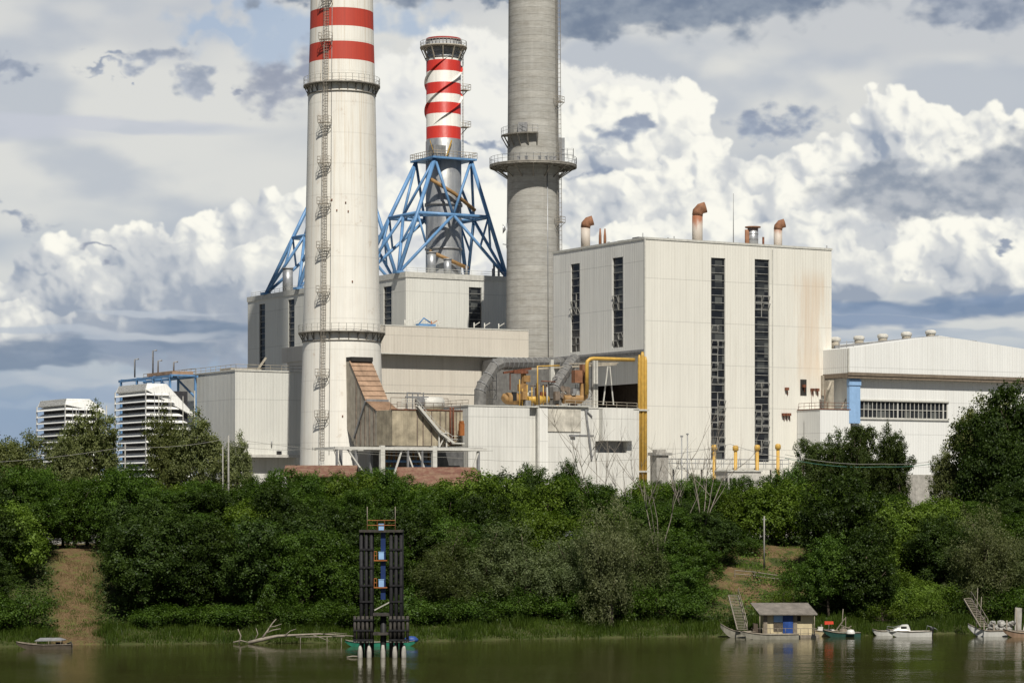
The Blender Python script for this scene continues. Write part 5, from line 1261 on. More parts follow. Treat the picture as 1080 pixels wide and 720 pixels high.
# ---- leaves
def leaf_mat(name, c1, c2, trans=.35, rough=.5):
    m = bpy.data.materials.new(name); m.use_nodes = True; nt = NT(m.node_tree); nt.n.clear()
    out = nt.node('ShaderNodeOutputMaterial'); co = nt.node('ShaderNodeTexCoord').outputs['Object']
    geo = nt.node('ShaderNodeNewGeometry').outputs['Random Per Island']; oi = nt.node('ShaderNodeObjectInfo').outputs['Random']
    n = nt.noise(co, .45, 3, .5).outputs[0]
    k = nt.m('ADD', nt.m('MULTIPLY', geo, .55), nt.lin(n, .35, .65, -.1, .5))
    c = nt.mix(k, c1, c2)
    v = nt.m('MULTIPLY', nt.lin(oi, 0, 1, .72, 1.3), nt.lin(geo, 0, 1, .75, 1.25)); c = nt.mix(1., c, nt.comb(v, v, nt.m('MULTIPLY', v, nt.lin(oi, 0, 1, .8, 1.2))), 'MULTIPLY')
    d = nt.node('ShaderNodeBsdfDiffuse'); nt.put(d.inputs[0], c)
    t = nt.node('ShaderNodeBsdfTranslucent'); nt.put(t.inputs[0], nt.mix(1., c, (1.15, 1.35, .5), 'MULTIPLY'))
    g = nt.node('ShaderNodeBsdfGlossy'); nt.put(g.inputs[0], (.8, .85, .8)); g.inputs['Roughness'].default_value = rough
    a = nt.node('ShaderNodeMixShader'); a.inputs[0].default_value = trans; nt.l.new(d.outputs[0], a.inputs[1]); nt.l.new(t.outputs[0], a.inputs[2])
    b = nt.node('ShaderNodeMixShader'); b.inputs[0].default_value = .012; nt.l.new(a.outputs[0], b.inputs[1]); nt.l.new(g.outputs[0], b.inputs[2])
    nt.l.new(b.outputs[0], out.inputs[0]); MATS[name] = m; return m
L_MID = leaf_mat('leaf_mid', (.031, .062, .008), (.074, .126, .015))
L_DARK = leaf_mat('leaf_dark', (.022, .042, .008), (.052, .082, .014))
L_WIL = leaf_mat('leaf_willow', (.058, .080, .024), (.128, .152, .060))
L_POP = leaf_mat('leaf_poplar', (.032, .050, .010), (.070, .096, .022))
L_POPG = leaf_mat('leaf_white_poplar', (.075, .094, .026), (.165, .180, .068))
L_SIL = leaf_mat('leaf_silver', (.095, .115, .045), (.190, .205, .105))
L_BRI = leaf_mat('leaf_bright', (.062, .105, .010), (.120, .175, .022))
L_REED = leaf_mat('leaf_reed', (.040, .072, .009), (.085, .130, .018))
L_DRY = leaf_mat('leaf_dry', (.14, .11, .05), (.22, .18, .09))

def quads_mesh(name, C, N, ln, wd, mat, rng, curl=True):
    """n leaf quads: centres C, normals N"""
    n = len(C); T = rng.standard_normal((n, 3)); T -= (T*N).sum(1, keepdims=True)*N; T /= np.linalg.norm(T, axis=1, keepdims=True)+1e-9
    B = np.cross(N, T); l = ln[:, None]; w_ = wd[:, None]
    V = np.stack([C - T*l, C + B*w_ - T*l*.1, C + T*l, C - B*w_ - T*l*.1], 1).reshape(-1, 3)
    me = bpy.data.meshes.new(name); me.vertices.add(4*n); me.vertices.foreach_set('co', V.astype(np.float32).ravel())
    me.loops.add(4*n); me.loops.foreach_set('vertex_index', np.arange(4*n, dtype=np.int32))
    me.polygons.add(n); me.polygons.foreach_set('loop_start', np.arange(0, 4*n, 4, dtype=np.int32)); me.polygons.foreach_set('loop_total', np.full(n, 4, np.int32))
    me.materials.append(mat); me.update(calc_edges=True); me.validate(); return me

def crown_mesh(name, mat, seed, a=(4.3, 4.3, 4.8), cz=6.0, nl=18, lr=(1.2, 2.1), clumps=34, per=26, leaf=(.17, .11), droop=0., zmin=.3, up=.35, spread=.30):
    leaf = (leaf[0]*.74, leaf[1]*.80); per = per*1.6
    rng = np.random.default_rng(seed); C = []; N = []; lobes = []
    for i in range(nl):
        for _ in range(60):
            d = rng.standard_normal(3); d /= np.linalg.norm(d); f = rng.uniform(.45, .92)
            p = np.array([0, 0, cz]) + d*f*np.array(a)*rng.uniform(.85, 1.1)
            r = rng.uniform(*lr)
            if p[2]-r*.5 > zmin and all(np.linalg.norm(p-q) > (r+rq)*.42 for q, rq in lobes): break
        else: continue
        lobes.append((p, r))
    lobes.append((np.array([0, 0, cz]), min(a)*.55))
    for p, r in lobes:
        nc = int(clumps*(r/1.6)**2)
        d = rng.standard_normal((nc, 3)); d[:, 2] += up*.6; d /= np.linalg.norm(d, axis=1, keepdims=True)
        far = np.where(rng.random((nc, 1)) < .16, rng.uniform(1.1, 1.42, (nc, 1)), 1.); cc = p + d*r*rng.uniform(.70, 1.12, (nc, 1))*far
        for c, dd in zip(cc, d):
            k = rng.poisson(per*rng.choice([.35, .8, 1., 1.3]));
            if k == 0: continue
            o = rng.standard_normal((k, 3))*spread*np.array([1, 1, .8 if droop == 0 else 1.])
            if droop: o[:, 2] -= np.abs(rng.standard_normal(k))*droop
            q = c + o; C.append(q)
            nn = dd*.9 + rng.standard_normal((k, 3))*.55 + np.array([0, 0, up]); N.append(nn/np.linalg.norm(nn, axis=1, keepdims=True))
    C = np.concatenate(C); N = np.concatenate(N); keep = C[:, 2] > .05; C, N = C[keep], N[keep]
    n = len(C); s = rng.uniform(.7, 1.3, n)
    return quads_mesh(name, C, N, leaf[0]*s, leaf[1]*s, mat, rng), lobes, n
def trunk_mb(lobes, h, r, seed, lean=.3):
    rg = random.Random(seed); mb = MB()
    pts = [Vector((0, 0, -.6)), Vector((rg.uniform(-.1,.1), rg.uniform(-.1,.1), h*.25)), Vector((rg.uniform(-lean,lean), rg.uniform(-lean,lean), h*.55)), Vector((rg.uniform(-lean,lean), rg.uniform(-lean,lean), h*.85))]
    mb.tube(pts, [r*1.25, r, r*.7, r*.3], 8)
    for p, q in lobes[:14]:
        z = max(h*.12, min(h*.7, p[2]*.55)); a = Vector((0, 0, z)); b = Vector(p); m = a.lerp(b, .55)+Vector((0, 0, -.2)); mb.tube([a, m, b], [r*.42, r*.26, r*.08], 5)
    return mb
KIND = {}
def species(key, **kw):
    mat, seeds, h, r = kw.pop('mat'), kw.pop('seeds'), kw.pop('h'), kw.pop('r'); KIND[key] = []
    for sd in seeds:
        me, lobes, n = crown_mesh('crown', mat, sd, **kw)
        tm = trunk_mb(lobes, h, r, sd).build('trunk', M_BARK); tmesh = tm.data; bpy.data.objects.remove(tm)
        KIND[key].append((me, tmesh))
species('locust', mat=L_MID, seeds=(1, 2, 3), h=9, r=.22, a=(4.3, 4.3, 4.9), cz=6.0, nl=22, lr=(1.0, 1.9), clumps=32, per=26, leaf=(.17, .10))
species('dark', mat=L_DARK, seeds=(4, 5, 6), h=10, r=.25, a=(4.4, 4.4, 5.4), cz=6.2, nl=24, lr=(1.1, 2.0), clumps=34, per=27, leaf=(.17, .12), up=.2)
species('willow', mat=L_WIL, seeds=(7, 8), h=9, r=.28, a=(4.2, 4.2, 5.2), cz=6.2, nl=24, lr=(1.0, 1.7), clumps=30, per=28, leaf=(.20, .06), droop=.55, up=.2)
species('silver', mat=L_SIL, seeds=(27,), h=9, r=.28, a=(4.0, 4.0, 5.2), cz=6.2, nl=26, lr=(.9, 1.6), clumps=30, per=28, leaf=(.20, .06), droop=.6, up=.2)
species('bright', mat=L_BRI, seeds=(9, 10), h=7, r=.18, a=(4.2, 4.2, 4.0), cz=4.6, nl=20, lr=(1.0, 1.8), clumps=32, per=26, leaf=(.17, .11))
species('poplar', mat=L_POP, seeds=(11, 12, 13), h=12, r=.22, a=(1.9, 1.9, 6.4), cz=7.2, nl=26, lr=(.7, 1.15), clumps=52, per=20, leaf=(.15, .10), up=.6, spread=.24)
species('white_poplar', mat=L_POPG, seeds=(14, 15), h=13, r=.3, a=(4.4, 4.4, 6.2), cz=8.2, nl=26, lr=(1.0, 1.8), clumps=34, per=24, leaf=(.18, .12), up=.4)
species('shrub', mat=L_MID, seeds=(16, 17), h=2.5, r=.08, a=(2.3, 2.3, 1.5), cz=1.4, nl=12, lr=(.6, 1.0), clumps=40, per=20, leaf=(.13, .08), zmin=.0)
species('bright_shrub', mat=L_BRI, seeds=(18, 19), h=2.5, r=.08, a=(2.5, 2.5, 1.4), cz=1.3, nl=12, lr=(.6, 1.0), clumps=40, per=20, leaf=(.12, .07), zmin=.0)

SECT = [(-20, 'past the left edge'), (22, 'at the far left edge'), (62, 'just left of the dirt path'), (102, 'at the head of the dirt path'), (140, 'just right of the dirt path'),
        (185, 'below the near cooler block'), (225, 'below the blue pipe rack'), (262, 'below the tall pale pole'), (300, 'above the fallen tree'), (340, 'below the white chimney'), (375, 'left of the river piles'),
        (430, 'behind the river piles'), (465, 'just right of the river piles'), (510, 'below the big tiled shed roof'), (555, 'below the left half of the annex'), (600, 'left of the small hut roof'),
        (640, 'below the projecting box of the annex'), (682, 'below the yellow pipe bundle'), (725, 'below the thin dark masts'), (768, 'just left of the gangway'), (812, 'above the gangway'), (850, 'right of the white marker pole'),
        (890, 'above the dark green boat'), (925, 'below the dark poplars'), (965, 'above the white motorboat'), (1005, 'above the bright green mound'), (1045, 'below the right hand pole'), (1085, 'at the far right edge'), (9e9, 'past the right edge')]
ADJ = {'locust': 'leafy green locust tree', 'dark': 'dark dense tree', 'willow': 'silvery willow', 'bright': 'yellow-green tree', 'shrub': 'green shrub', 'bright_shrub': 'bright green shrub', 'poplar': 'slim dark poplar', 'white_poplar': 'grey-green poplar'}
ROWN = {0: 'at the foot of the bank', 1: 'low on the slope', 2: 'halfway up the slope', 3: 'high on the slope', 4: 'on top of the bank', 5: 'behind the bank top'}
NAMES = {'locust': 'locust_tree', 'dark': 'broadleaf_tree', 'willow': 'willow_tree', 'bright': 'broadleaf_tree', 'shrub': 'shrub', 'bright_shrub': 'shrub', 'silver': 'willow_tree', 'poplar': 'poplar_tree', 'white_poplar': 'poplar_tree'}
ALL_TREES = []
def plant(kind, X, Y, h_scale, w_scale, rng_, row=None, label=None, z=None, tilt=0.):
    me, tm = KIND[kind][rng_.randrange(len(KIND[kind]))]
    z = float(ground_z(np.array(X), np.array(Y))) if z is None else z
    t = thing(NAMES[kind], None, 'shrub' if 'shrub' in kind else 'tree', (X, Y, z), rng_.uniform(0, 6.28))
    t.scale = (w_scale*rng_.uniform(.88, 1.14), w_scale*rng_.uniform(.88, 1.14), h_scale); t.rotation_euler[0] = rng_.uniform(-.07, .07); t.rotation_euler[1] = rng_.uniform(-.07, .07)
    c = bpy.data.objects.new('crown', me); COL.objects.link(c); c.parent = t
    k = bpy.data.objects.new('trunk', tm); COL.objects.link(k); k.parent = t
    if label: t['label'] = label
    else: ALL_TREES.append((t, kind, row, X, Y))
    return t
rg = random.Random(5)
def blocked(X, s, r=3.5):
    cx = -48.3 - .165*s
    if s < 33 and abs(X - cx) < r + 1.6: return True
    if s < 33 and 22 < X < 39.5: return True
    if s < 22 and 44.5 < X < 53: return True
    return False
# kinds along the bank by picture column (what the photograph shows there)
def kind_for(px, row):
    if row == 0:
        if px < 60: return 'dark' if rg.random() < .7 else 'locust'
        if px < 300: return 'dark'
        if px < 380: return rg.choice(['dark', 'locust'])
        if px < 450: return rg.choice(['locust', 'bright'])
        if px < 600: return rg.choice(['willow', 'willow', 'locust'])
        if px < 685: return 'willow'
        if px < 775: return rg.choice(['dark', 'locust'])
        if px < 960: return 'dark'
        return rg.choice(['willow', 'dark'])
    if row == 1:
        if 440 < px < 690: return rg.choice(['willow', 'locust', 'bright', 'dark'])
        return rg.choice(['dark', 'locust', 'dark', 'locust'])
    if 880 < px < 960 and row == 2: return 'bright'
    return rg.choice(['locust', 'locust', 'locust', 'dark', 'bright'] if row > 2 else ['locust', 'dark', 'locust', 'bright'])
TOP = {0: 552, 1: 545, 2: 526, 3: 512, 4: 500}
for row, (s0, step) in enumerate(((12.5, 5.6), (18.5, 5.8), (25, 6.0), (32, 5.8), (41, 5.6))):
    X = -78 + rg.uniform(0, 3)
    while X < 80:
        x = X + rg.uniform(-1.2, 1.2); s = s0 + rg.uniform(-1.8, 1.8); X += step
        Y = float(shore(x)) + s; px = CX + x*F_/Y
        if row == 0 and px > 765 and px < 1000: continue
        if row == 1 and 600 < px < 650 and rg.random() < .5: continue
        if blocked(x, s): continue
        k = kind_for(px, row)
        # crown tops follow the outline seen in the photograph
        base = TOP[row] + rg.uniform(-9, 14)
        if row == 0: base = np.interp(px, [0, 60, 100, 160, 290, 330, 450, 520, 600, 650, 690, 760, 1000, 1050, 1080], [585, 600, 600, 545, 545, 560, 570, 556, 560, 540, 572, 580, 600, 545, 560]) + rg.uniform(-6, 10)
        if row >= 3: base += np.interp(px, [0, 420, 560, 760, 850, 960, 1000, 1080], [-6, -4, 0, 4, 8, 16, 14, 6])
        if row == 4: base += np.interp(px, [0, 300, 380, 415, 430, 500, 520, 640, 700], [0, -3, -2, -3, 6, 8, 0, 2, 6])
        h = Z_at(base, Y) - float(ground_z(np.array(x), np.array(Y)))
        href = {'bright': 8.8}.get(k, 11.2)
        hs = max(.45, h/href); ws = max(.62, min(1.15, .55 + .5*hs))*rg.uniform(.88, 1.1)
        plant(k, x, Y, hs, ws, rg, row)
# shrubs knitting the bank foot and the open slope
for i in range(64):
    x = -74 + 148*(i+.5)/64 + rg.uniform(-1, 1); s = rg.uniform(7.2, 9.5)
    if abs(x+49.6) < 4.2 or 22 < x < 41: continue
    Y = float(shore(x))+s; px = CX + x*F_/Y
    if 955 < px < 1012: continue
    plant('shrub', x, Y, rg.uniform(.7, 1.5), rg.uniform(.9, 1.4), rg, 0)
for (x, s, sc_, k) in ((23.5, 14, 1.1, 'shrub'), (33.5, 13, .9, 'bright_shrub'), (36, 19, 1.2, 'shrub'), (24, 28, 1.0, 'shrub'), (31.2, 31.5, .9, 'shrub'),
                       (38.5, 12, 1.2, 'bright_shrub'), (41.5, 14, 1.4, 'shrub'), (43.5, 11, 1.0, 'bright_shrub'), (31, 11, .6, 'bright_shrub')):
    plant(k, x, float(shore(x))+s, sc_, sc_, rg, 0 if s < 16 else 2)
for i in range(13):
    x = 45 + 8.*((i*5) % 13)/13; s = 6.5 + 12*i/13; plant('bright_shrub', x, float(shore(x))+s, rg.uniform(.7, 1.2), rg.uniform(.9, 1.3), rg, 0 if s < 12 else 1)
# labels: which tree is which
from collections import defaultdict
gr = defaultdict(list)
for t, k, row, X, Y in ALL_TREES:
    px = CX + X*F_/Y; sect = next(n for m_, n in SECT if px < m_); gr[(ADJ[k], ROWN[row], sect)].append((px, t))
for (adj, rn, sect), lst in gr.items():
    lst.sort(key=lambda q: q[0]); n = len(lst)
    for i, (px, t) in enumerate(lst):
        pos = '' if n == 1 else (('left ', 'right ')[i] if n == 2 else (('left ', 'middle ', 'right ')[i] if n == 3 else ('leftmost ', 'second ', 'third ', 'fourth ', 'fifth ', 'sixth ', 'seventh ', 'eighth ', 'ninth ')[i]))
        t['label'] = f'{pos}{adj} {rn}, {sect}'; t['group'] = 'shrubs on the river bank' if 'shrub' in adj else 'trees of the river bank thicket'
def special(kind, px, pyt, Y, ws, label, z=None, href=None):
    X = X_at(px, Y); zg = float(ground_z(np.array(X), np.array(Y))) if z is None else z
    href = href or {'silver': 11.2, 'poplar': 13.6, 'white_poplar': 14.4, 'willow': 11.2, 'locust': 11., 'dark': 11.6, 'bright': 8.8}[kind]
    return plant(kind, X, Y, (Z_at(pyt, Y)-zg)/href, ws, rg, None, label, zg)
# the poplars against the right hall, then the big trees left and right
for i, (px, pyt, Y, lab) in enumerate(((846, 458, 380, 'short slim poplar, leftmost of the dark poplar clump'), (858, 462, 384, 'low slim poplar, second from the left in the dark clump'), (872, 456, 381, 'slim poplar below the small white cube, third of the dark clump'),
        (886, 448, 383, 'slim poplar left of the blue column, fourth of the dark clump'), (899, 443, 380, 'tall slim poplar in front of the blue column'), (913, 441, 384, 'tall slim poplar just right of the blue column'), (927, 440, 381, 'tall slim poplar, tallest of the dark clump'), (940, 438, 383, 'tall slim poplar, second from the right of the dark clump'), (947, 450, 379, 'slim poplar with a straight edge, rightmost of the dark clump'))):
    special('poplar', px, pyt, Y, rg.uniform(.76, .92), lab)
for i, (px, pyt, Y, lab) in enumerate(((852, 466, 388, 'half hidden slim poplar behind the low left part of the dark clump'), (865, 458, 389, 'half hidden slim poplar behind the small white cube side of the dark clump'), (880, 456, 390, 'half hidden slim poplar behind the middle of the dark clump'),
        (893, 452, 389, 'half hidden slim poplar behind the clump below the blue column'), (906, 446, 390, 'half hidden slim poplar behind the clump below the window strip start'), (920, 444, 389, 'half hidden slim poplar behind the tallest part of the dark clump'), (934, 444, 390, 'half hidden slim poplar behind the right part of the dark clump'))):
    special('poplar', px, pyt, Y, 1.0, lab)
special('white_poplar', 22, 448, 384, .95, 'rounded grey-green tree at the left edge before the far cooler block')
special('white_poplar', -14, 452, 380, .95, 'grey-green tree cut by the left edge')
special('white_poplar', 92, 420, 386, 1.15, 'tall broad grey-green tree between the two louvred cooler blocks')
special('white_poplar', 68, 448, 380, .8, 'lower grey-green tree just left of the tall broad one by the far cooler block')
special('white_poplar', 180, 424, 384, .78, 'tall grey-green tree in front of the right side of the near cooler block')
special('white_poplar', 218, 428, 382, .95, 'broad grey-green tree below the blue pipe rack, left of the tall pole')
special('white_poplar', 248, 452, 386, .55, 'narrow grey-green tree behind the tall pale pole')
special('white_poplar', 1022, 412, 366, 1.05, 'large grey-green tree before the right hall, left part of the big right hand group')
special('white_poplar', 1052, 403, 370, 1.1, 'tallest grey-green tree of the big group at the right edge')
special('dark', 1080, 412, 362, 1.25, 'huge dark tree filling the right edge before the hall')
special('dark', 1058, 440, 356, 1.2, 'dark tree in front of the big group at the right edge')
special('white_poplar', 1001, 466, 364, .55, 'small grey-green tree at the foot of the large right hand group')
special('dark', 1092, 470, 350, 1.2, 'dark tree low at the right edge above the bank')
special('silver', 645, 532, 303.5, 1.0, 'big silvery willow standing out in the middle of the bank', None)
special('silver', 1038, 538, 318, 1.0, 'big silvery willow on the right part of the bank', None)
special('dark', 755, 540, 329, .8, 'round-headed dark tree beside the worn slope above the gangway')
special('dark', 892, 500, 326, 1.2, 'massive dark tree above the dark green boat, right of the worn slope')
special('dark', 912, 560, 313, 1.05, 'dark round tree low on the bank above the white motorboat')
special('locust', 874, 566, 313, .8, 'green tree at the right rim of the worn slope')
special('bright', 925, 535, 326, .95, 'sunlit yellow-green tree in the middle of the right bank')
special('locust', 556, 489, 346, .7, 'feathery treetop poking above the bank in front of the white annex, left one', None)
special('locust', 600, 486, 345, .55, 'feathery treetop poking above the bank in front of the white annex, right one', None)

for k, (px, pt, Y, ws, lab) in enumerate(((292, 497, 352, .7, 'left of the small tiled roof'), (318, 502, 350, .6, 'before the left end of the small tiled roof'), (343, 503, 351, .6, 'before the middle of the small tiled roof'), (367, 498, 352, .6, 'before the right end of the small tiled roof'),
        (392, 494, 353, .65, 'in the gap between the two tiled roofs'), (413, 499, 351, .6, 'before the left end of the large tiled roof'), (440, 508, 350, .55, 'before the left part of the large tiled roof'), (466, 505, 351, .6, 'before the middle of the large tiled roof'),
        (492, 512, 350, .55, 'before the right part of the large tiled roof'), (516, 499, 351, .65, 'right of the large tiled roof'))):
    special('locust', px, pt, Y, ws, 'leafy treetop ' + lab)
for k, (px, pt, Y, ws, lab) in enumerate(((704, 505, 350, .6, 'at the foot of the concrete head tower'), (733, 498, 352, .6, 'below the ball topped mast'), (762, 503, 350, .55, 'before the leftmost yellow vent posts'), (787, 501, 351, .6, 'between the middle yellow vent posts'), (812, 499, 352, .6, 'before the rightmost yellow vent post'), (833, 492, 351, .65, 'just left of the dark poplar clump'))):
    special('locust', px, pt, Y, ws, 'leafy treetop ' + lab)
special('dark', 66, 528, 330, .8, 'dark tree closing the top of the dirt path, left one'); special('dark', 92, 520, 332, .9, 'dark tree closing the top of the dirt path, right one'); special('locust', 79, 506, 338, .95, 'leafy green tree behind the top of the dirt path')
# ---- ground cover, reeds, leaf litter: nobody could count them
rng = np.random.default_rng(77)
def cover(name, n, srange, mat, leaf, hgt, zfun, xr=(-85, 88), blade=False, mask=None, label=None, cat='undergrowth'):
    X = rng.uniform(*xr, n); S_ = rng.uniform(*srange, n); Y = shore(X)+S_
    m = np.ones(n, bool) if mask is None else mask(X, S_)
    X, S_, Y = X[m], S_[m], Y[m]; n = len(X)
    Z = ground_z(X, Y) + zfun(X, Y, n)
    if blade:
        N = rng.standard_normal((n, 3)); N[:, 2] *= .15; N /= np.linalg.norm(N, axis=1, keepdims=True)
        T = rng.standard_normal((n, 3))*.22; T[:, 2] = 1; T /= np.linalg.norm(T, axis=1, keepdims=True); B = np.cross(N, T); B /= np.linalg.norm(B, axis=1, keepdims=True)
        h = (hgt[0] + (hgt[1]-hgt[0])*rng.random(n))*np.clip(.65+.5*hnoise(X*2, Y*2), .3, 1.4); C = np.stack([X, Y, Z], 1); w_ = leaf*rng.uniform(.6, 1.4, n)
        V = np.stack([C - B*w_[:, None], C + B*w_[:, None], C + T*h[:, None] + B*w_[:, None]*.2 + N*h[:, None]*.15, C + T*h[:, None]*.9 - B*w_[:, None]*.2 + N*h[:, None]*.12], 1).reshape(-1, 3)
        me = bpy.data.meshes.new(name); me.vertices.add(4*n); me.vertices.foreach_set('co', V.astype(np.float32).ravel()); me.loops.add(4*n); me.loops.foreach_set('vertex_index', np.arange(4*n, dtype=np.int32))
        me.polygons.add(n); me.polygons.foreach_set('loop_start', np.arange(0, 4*n, 4, dtype=np.int32)); me.polygons.foreach_set('loop_total', np.full(n, 4, np.int32)); me.materials.append(mat); me.update(calc_edges=True)
    else:
        N = rng.standard_normal((n, 3))*.6 + np.array([0, -.3, .7]); N /= np.linalg.norm(N, axis=1, keepdims=True); s = rng.uniform(.6, 1.4, n)
        me = quads_mesh(name, np.stack([X, Y, Z], 1), N, leaf*s, leaf*.6*s, mat, rng)
    o = bpy.data.objects.new(name, me); COL.objects.link(o); tag(o, label, cat, kind='stuff'); return o
inpath = lambda X, S_: np.abs(X + 48.3 + .165*S_) < 2.5 + .7*np.sin(S_*1.1)
worn = lambda X, S_: (X > 23) & (X < 38) & (S_ > 10) & (S_ < 36)
cover('reed_grass', 70000, (-.25, 10), L_REED, .035, (.5, 1.25), lambda X, Y, n: np.zeros(n), blade=True, mask=lambda X, S_: ~inpath(X, S_) & (S_ + .6*hnoise(X*3, S_) > -.1), label='tall green grass along the water edge of the whole bank', cat='grass')
cover('grass', 30000, (8, 40), L_BRI, .03, (.25, .6), lambda X, Y, n: np.zeros(n), xr=(20, 60), blade=True, mask=lambda X, S_: hnoise(X*.8, S_*.9) > np.where((X < 40) & (S_ > 10), .15, -.35), label='short grass on the worn slope above the houseboat and the mound', cat='grass')
cover('dry_grass', 16000, (.2, 34), L_DRY, .03, (.12, .45), lambda X, Y, n: np.zeros(n), xr=(-58, -44), blade=True, mask=lambda X, S_: np.abs(X + 48.3 + .165*S_) < 3.2, label='dry yellowed grass on the bare dirt path at the left', cat='grass')
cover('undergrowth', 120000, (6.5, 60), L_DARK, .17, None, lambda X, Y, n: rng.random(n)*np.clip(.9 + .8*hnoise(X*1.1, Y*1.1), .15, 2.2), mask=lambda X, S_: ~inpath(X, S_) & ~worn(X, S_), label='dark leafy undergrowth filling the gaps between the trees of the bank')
cover('grass', 16000, (1, 34), L_MID, .03, (.15, .5), lambda X, Y, n: np.zeros(n), xr=(-58, -43), blade=True, mask=lambda X, S_: (np.abs(X + 48.3 + .165*S_) < 3.4) & (hnoise(X*1.4, S_*1.2) > -.05), label='green tufts growing on the bare dirt path at the left', cat='grass')
cover('bramble', 17000, (9, 36), L_MID, .13, None, lambda X, Y, n: rng.random(n)*np.clip(.5 + .6*hnoise(X*1.3, Y*1.3), .05, 1.4), xr=(20, 58), mask=lambda X, S_: hnoise(X*.9+4, S_*.8) > .2, label='low brambles on the worn slope above the houseboat')

# ---- bare dead trees
def dead_tree(px, pyb, pyt, Y, label, seed, spread=.5, r=.16, n0=5):
    rg_ = random.Random(seed); zb_, zt = Z_at(pyb, Y), Z_at(pyt, Y); X = X_at(px, Y); zg = float(ground_z(np.array(X), np.array(Y)))
    t = thing('dead_tree', label, 'tree', (X, Y, zg)); H = zt - zg; mb = MB(); bb = MB()
    def grow(m_, p, d, L, r_, lev):
        pts = [p]; q = p.copy(); dd = d.copy()
        for i in range(5):
            dd = (dd + Vector((rg_.uniform(-1,1), rg_.uniform(-1,1), rg_.uniform(-.4,.8)))*.16).normalized(); q = q + dd*L/5; pts.append(q.copy())
        m_.tube(pts, [r_*(1-.15*i) for i in range(6)], 5)
        if lev < 3:
            for k in range(rg_.randint(2, 4)):
                f = rg_.uniform(.35, .95); i = int(f*5); pp = pts[i].lerp(pts[min(5, i+1)], .5)
                nd = (dd*.7 + Vector((rg_.uniform(-1,1), rg_.uniform(-1,1)*.7, rg_.uniform(-.1,.9)))*.75).normalized(); grow(bb, pp, nd, L*rg_.uniform(.45, .7), r_*.5, lev+1)
    mb.tube([(0,0,-.5), (0,0,H*.3)], [r*1.4, r*1.1], 7)
    for k in range(n0):
        a = 2*math.pi*k/n0 + rg_.random(); grow(bb if k else mb, Vector((0,0,H*.28)), Vector((math.cos(a)*spread, math.sin(a)*spread*.6, 1)).normalized(), H*rg_.uniform(.5, .68), r*.8, 1)
    mb.build('trunk', M_DEAD, t); bb.build('branches', M_DEAD, t); return t
dead_tree(630, 560, 452, 330, 'tall bare dead tree with spreading pale branches in front of the annex', 3, .42, .10, 4)
dead_tree(660, 560, 478, 333, 'smaller bare dead tree right of the tall spreading one, near the yellow pipes', 8, .35, .08, 3)
dead_tree(694, 575, 500, 316, 'bare pale forked dead tree on the slope below the concrete head tower', 13, .25, .12, 3)
dead_tree(742, 565, 462, 328, 'bare upright dead tree rising past the thin masts', 21, .25, .12, 4)
dead_tree(722, 560, 478, 332, 'thin bare sapling left of the upright dead tree by the masts', 27, .2, .08, 3)
# ================================================================== ON THE RIVER
def water_Y(py): return CZ*F_/(py-HY)
def skiff(name, label, px0, px1, pyw, H, B, mat, bow='left', rise=.5, benches=3, cat='boat', yaw=0., inner=None, group=None, dy=0.):
    """flat-bottomed open boat, length along x; bow end raised"""
    Y = water_Y(pyw)+B/2+dy; X0, X1 = X_at(px0, Y), X_at(px1, Y); L = X1-X0
    t = thing(name, label, cat, ((X0+X1)/2, Y, 0), yaw, group); n = 14
    def sec(f, k, zo):        # f along boat from stern 0 to bow 1
        b = B/2*(min(1, .72+.9*f) if f < .5 else math.cos((f-.5)*math.pi*.98)**.55 if f < .995 else .02)*k
        keel = -.16 + max(0, (f-.62)/.38)**2*(H*.9+rise*.6); top = H*(.80+.15*(1-f)) + rise*max(0, (f-.45)/.55)**1.8
        keel = min(keel, top-.12)
        x = (f-.5)*L*(1 if bow == 'right' else -1)
        return [(x, -b, top), (x, -b*.80, keel+zo), (x, b*.80, keel+zo), (x, b, top)]
    mb = MB(); vs = []
    for i in range(n+1): vs += sec(i/n, 1., 0) + [(p[0]*.985, p[1], p[2]) for p in sec(i/n, .90, .10)]
    fs = []
    for i in range(n):
        o = i*8; q = o+8
        for k in range(3): fs += [(o+k, o+k+1, q+k+1, q+k), (o+4+k, q+4+k, q+5+k, o+5+k)]
        fs += [(o, q, q+4, o+4), (o+3, o+7, q+7, q+3)]
    fs += [(0,4,5,1), (1,5,6,2), (2,6,7,3)]; e = n*8; fs += [(e,e+1,e+5,e+4), (e+1,e+2,e+6,e+5), (e+2,e+3,e+7,e+6)]
    mb._add(vs, fs); mb.build('hull', mat, t)
    rl = MB()
    for sd in (0, 3): rl.tube([sec(i/n, 1.02, 0)[sd] for i in range(n+1)], .045, 5)
    rl.build('rub_rail', inner or M_WOOD, t)
    for k in range(benches):
        f = .18 + .5*k/max(1, benches-1); s = sec(f, .9, 0); m2 = MB(); m2.box(s[0][0]-.14, s[0][0]+.14, s[0][1], s[3][1], H*.6, H*.6+.05); m2.build('bench', inner or M_WOOD, t)
    return t, L, H
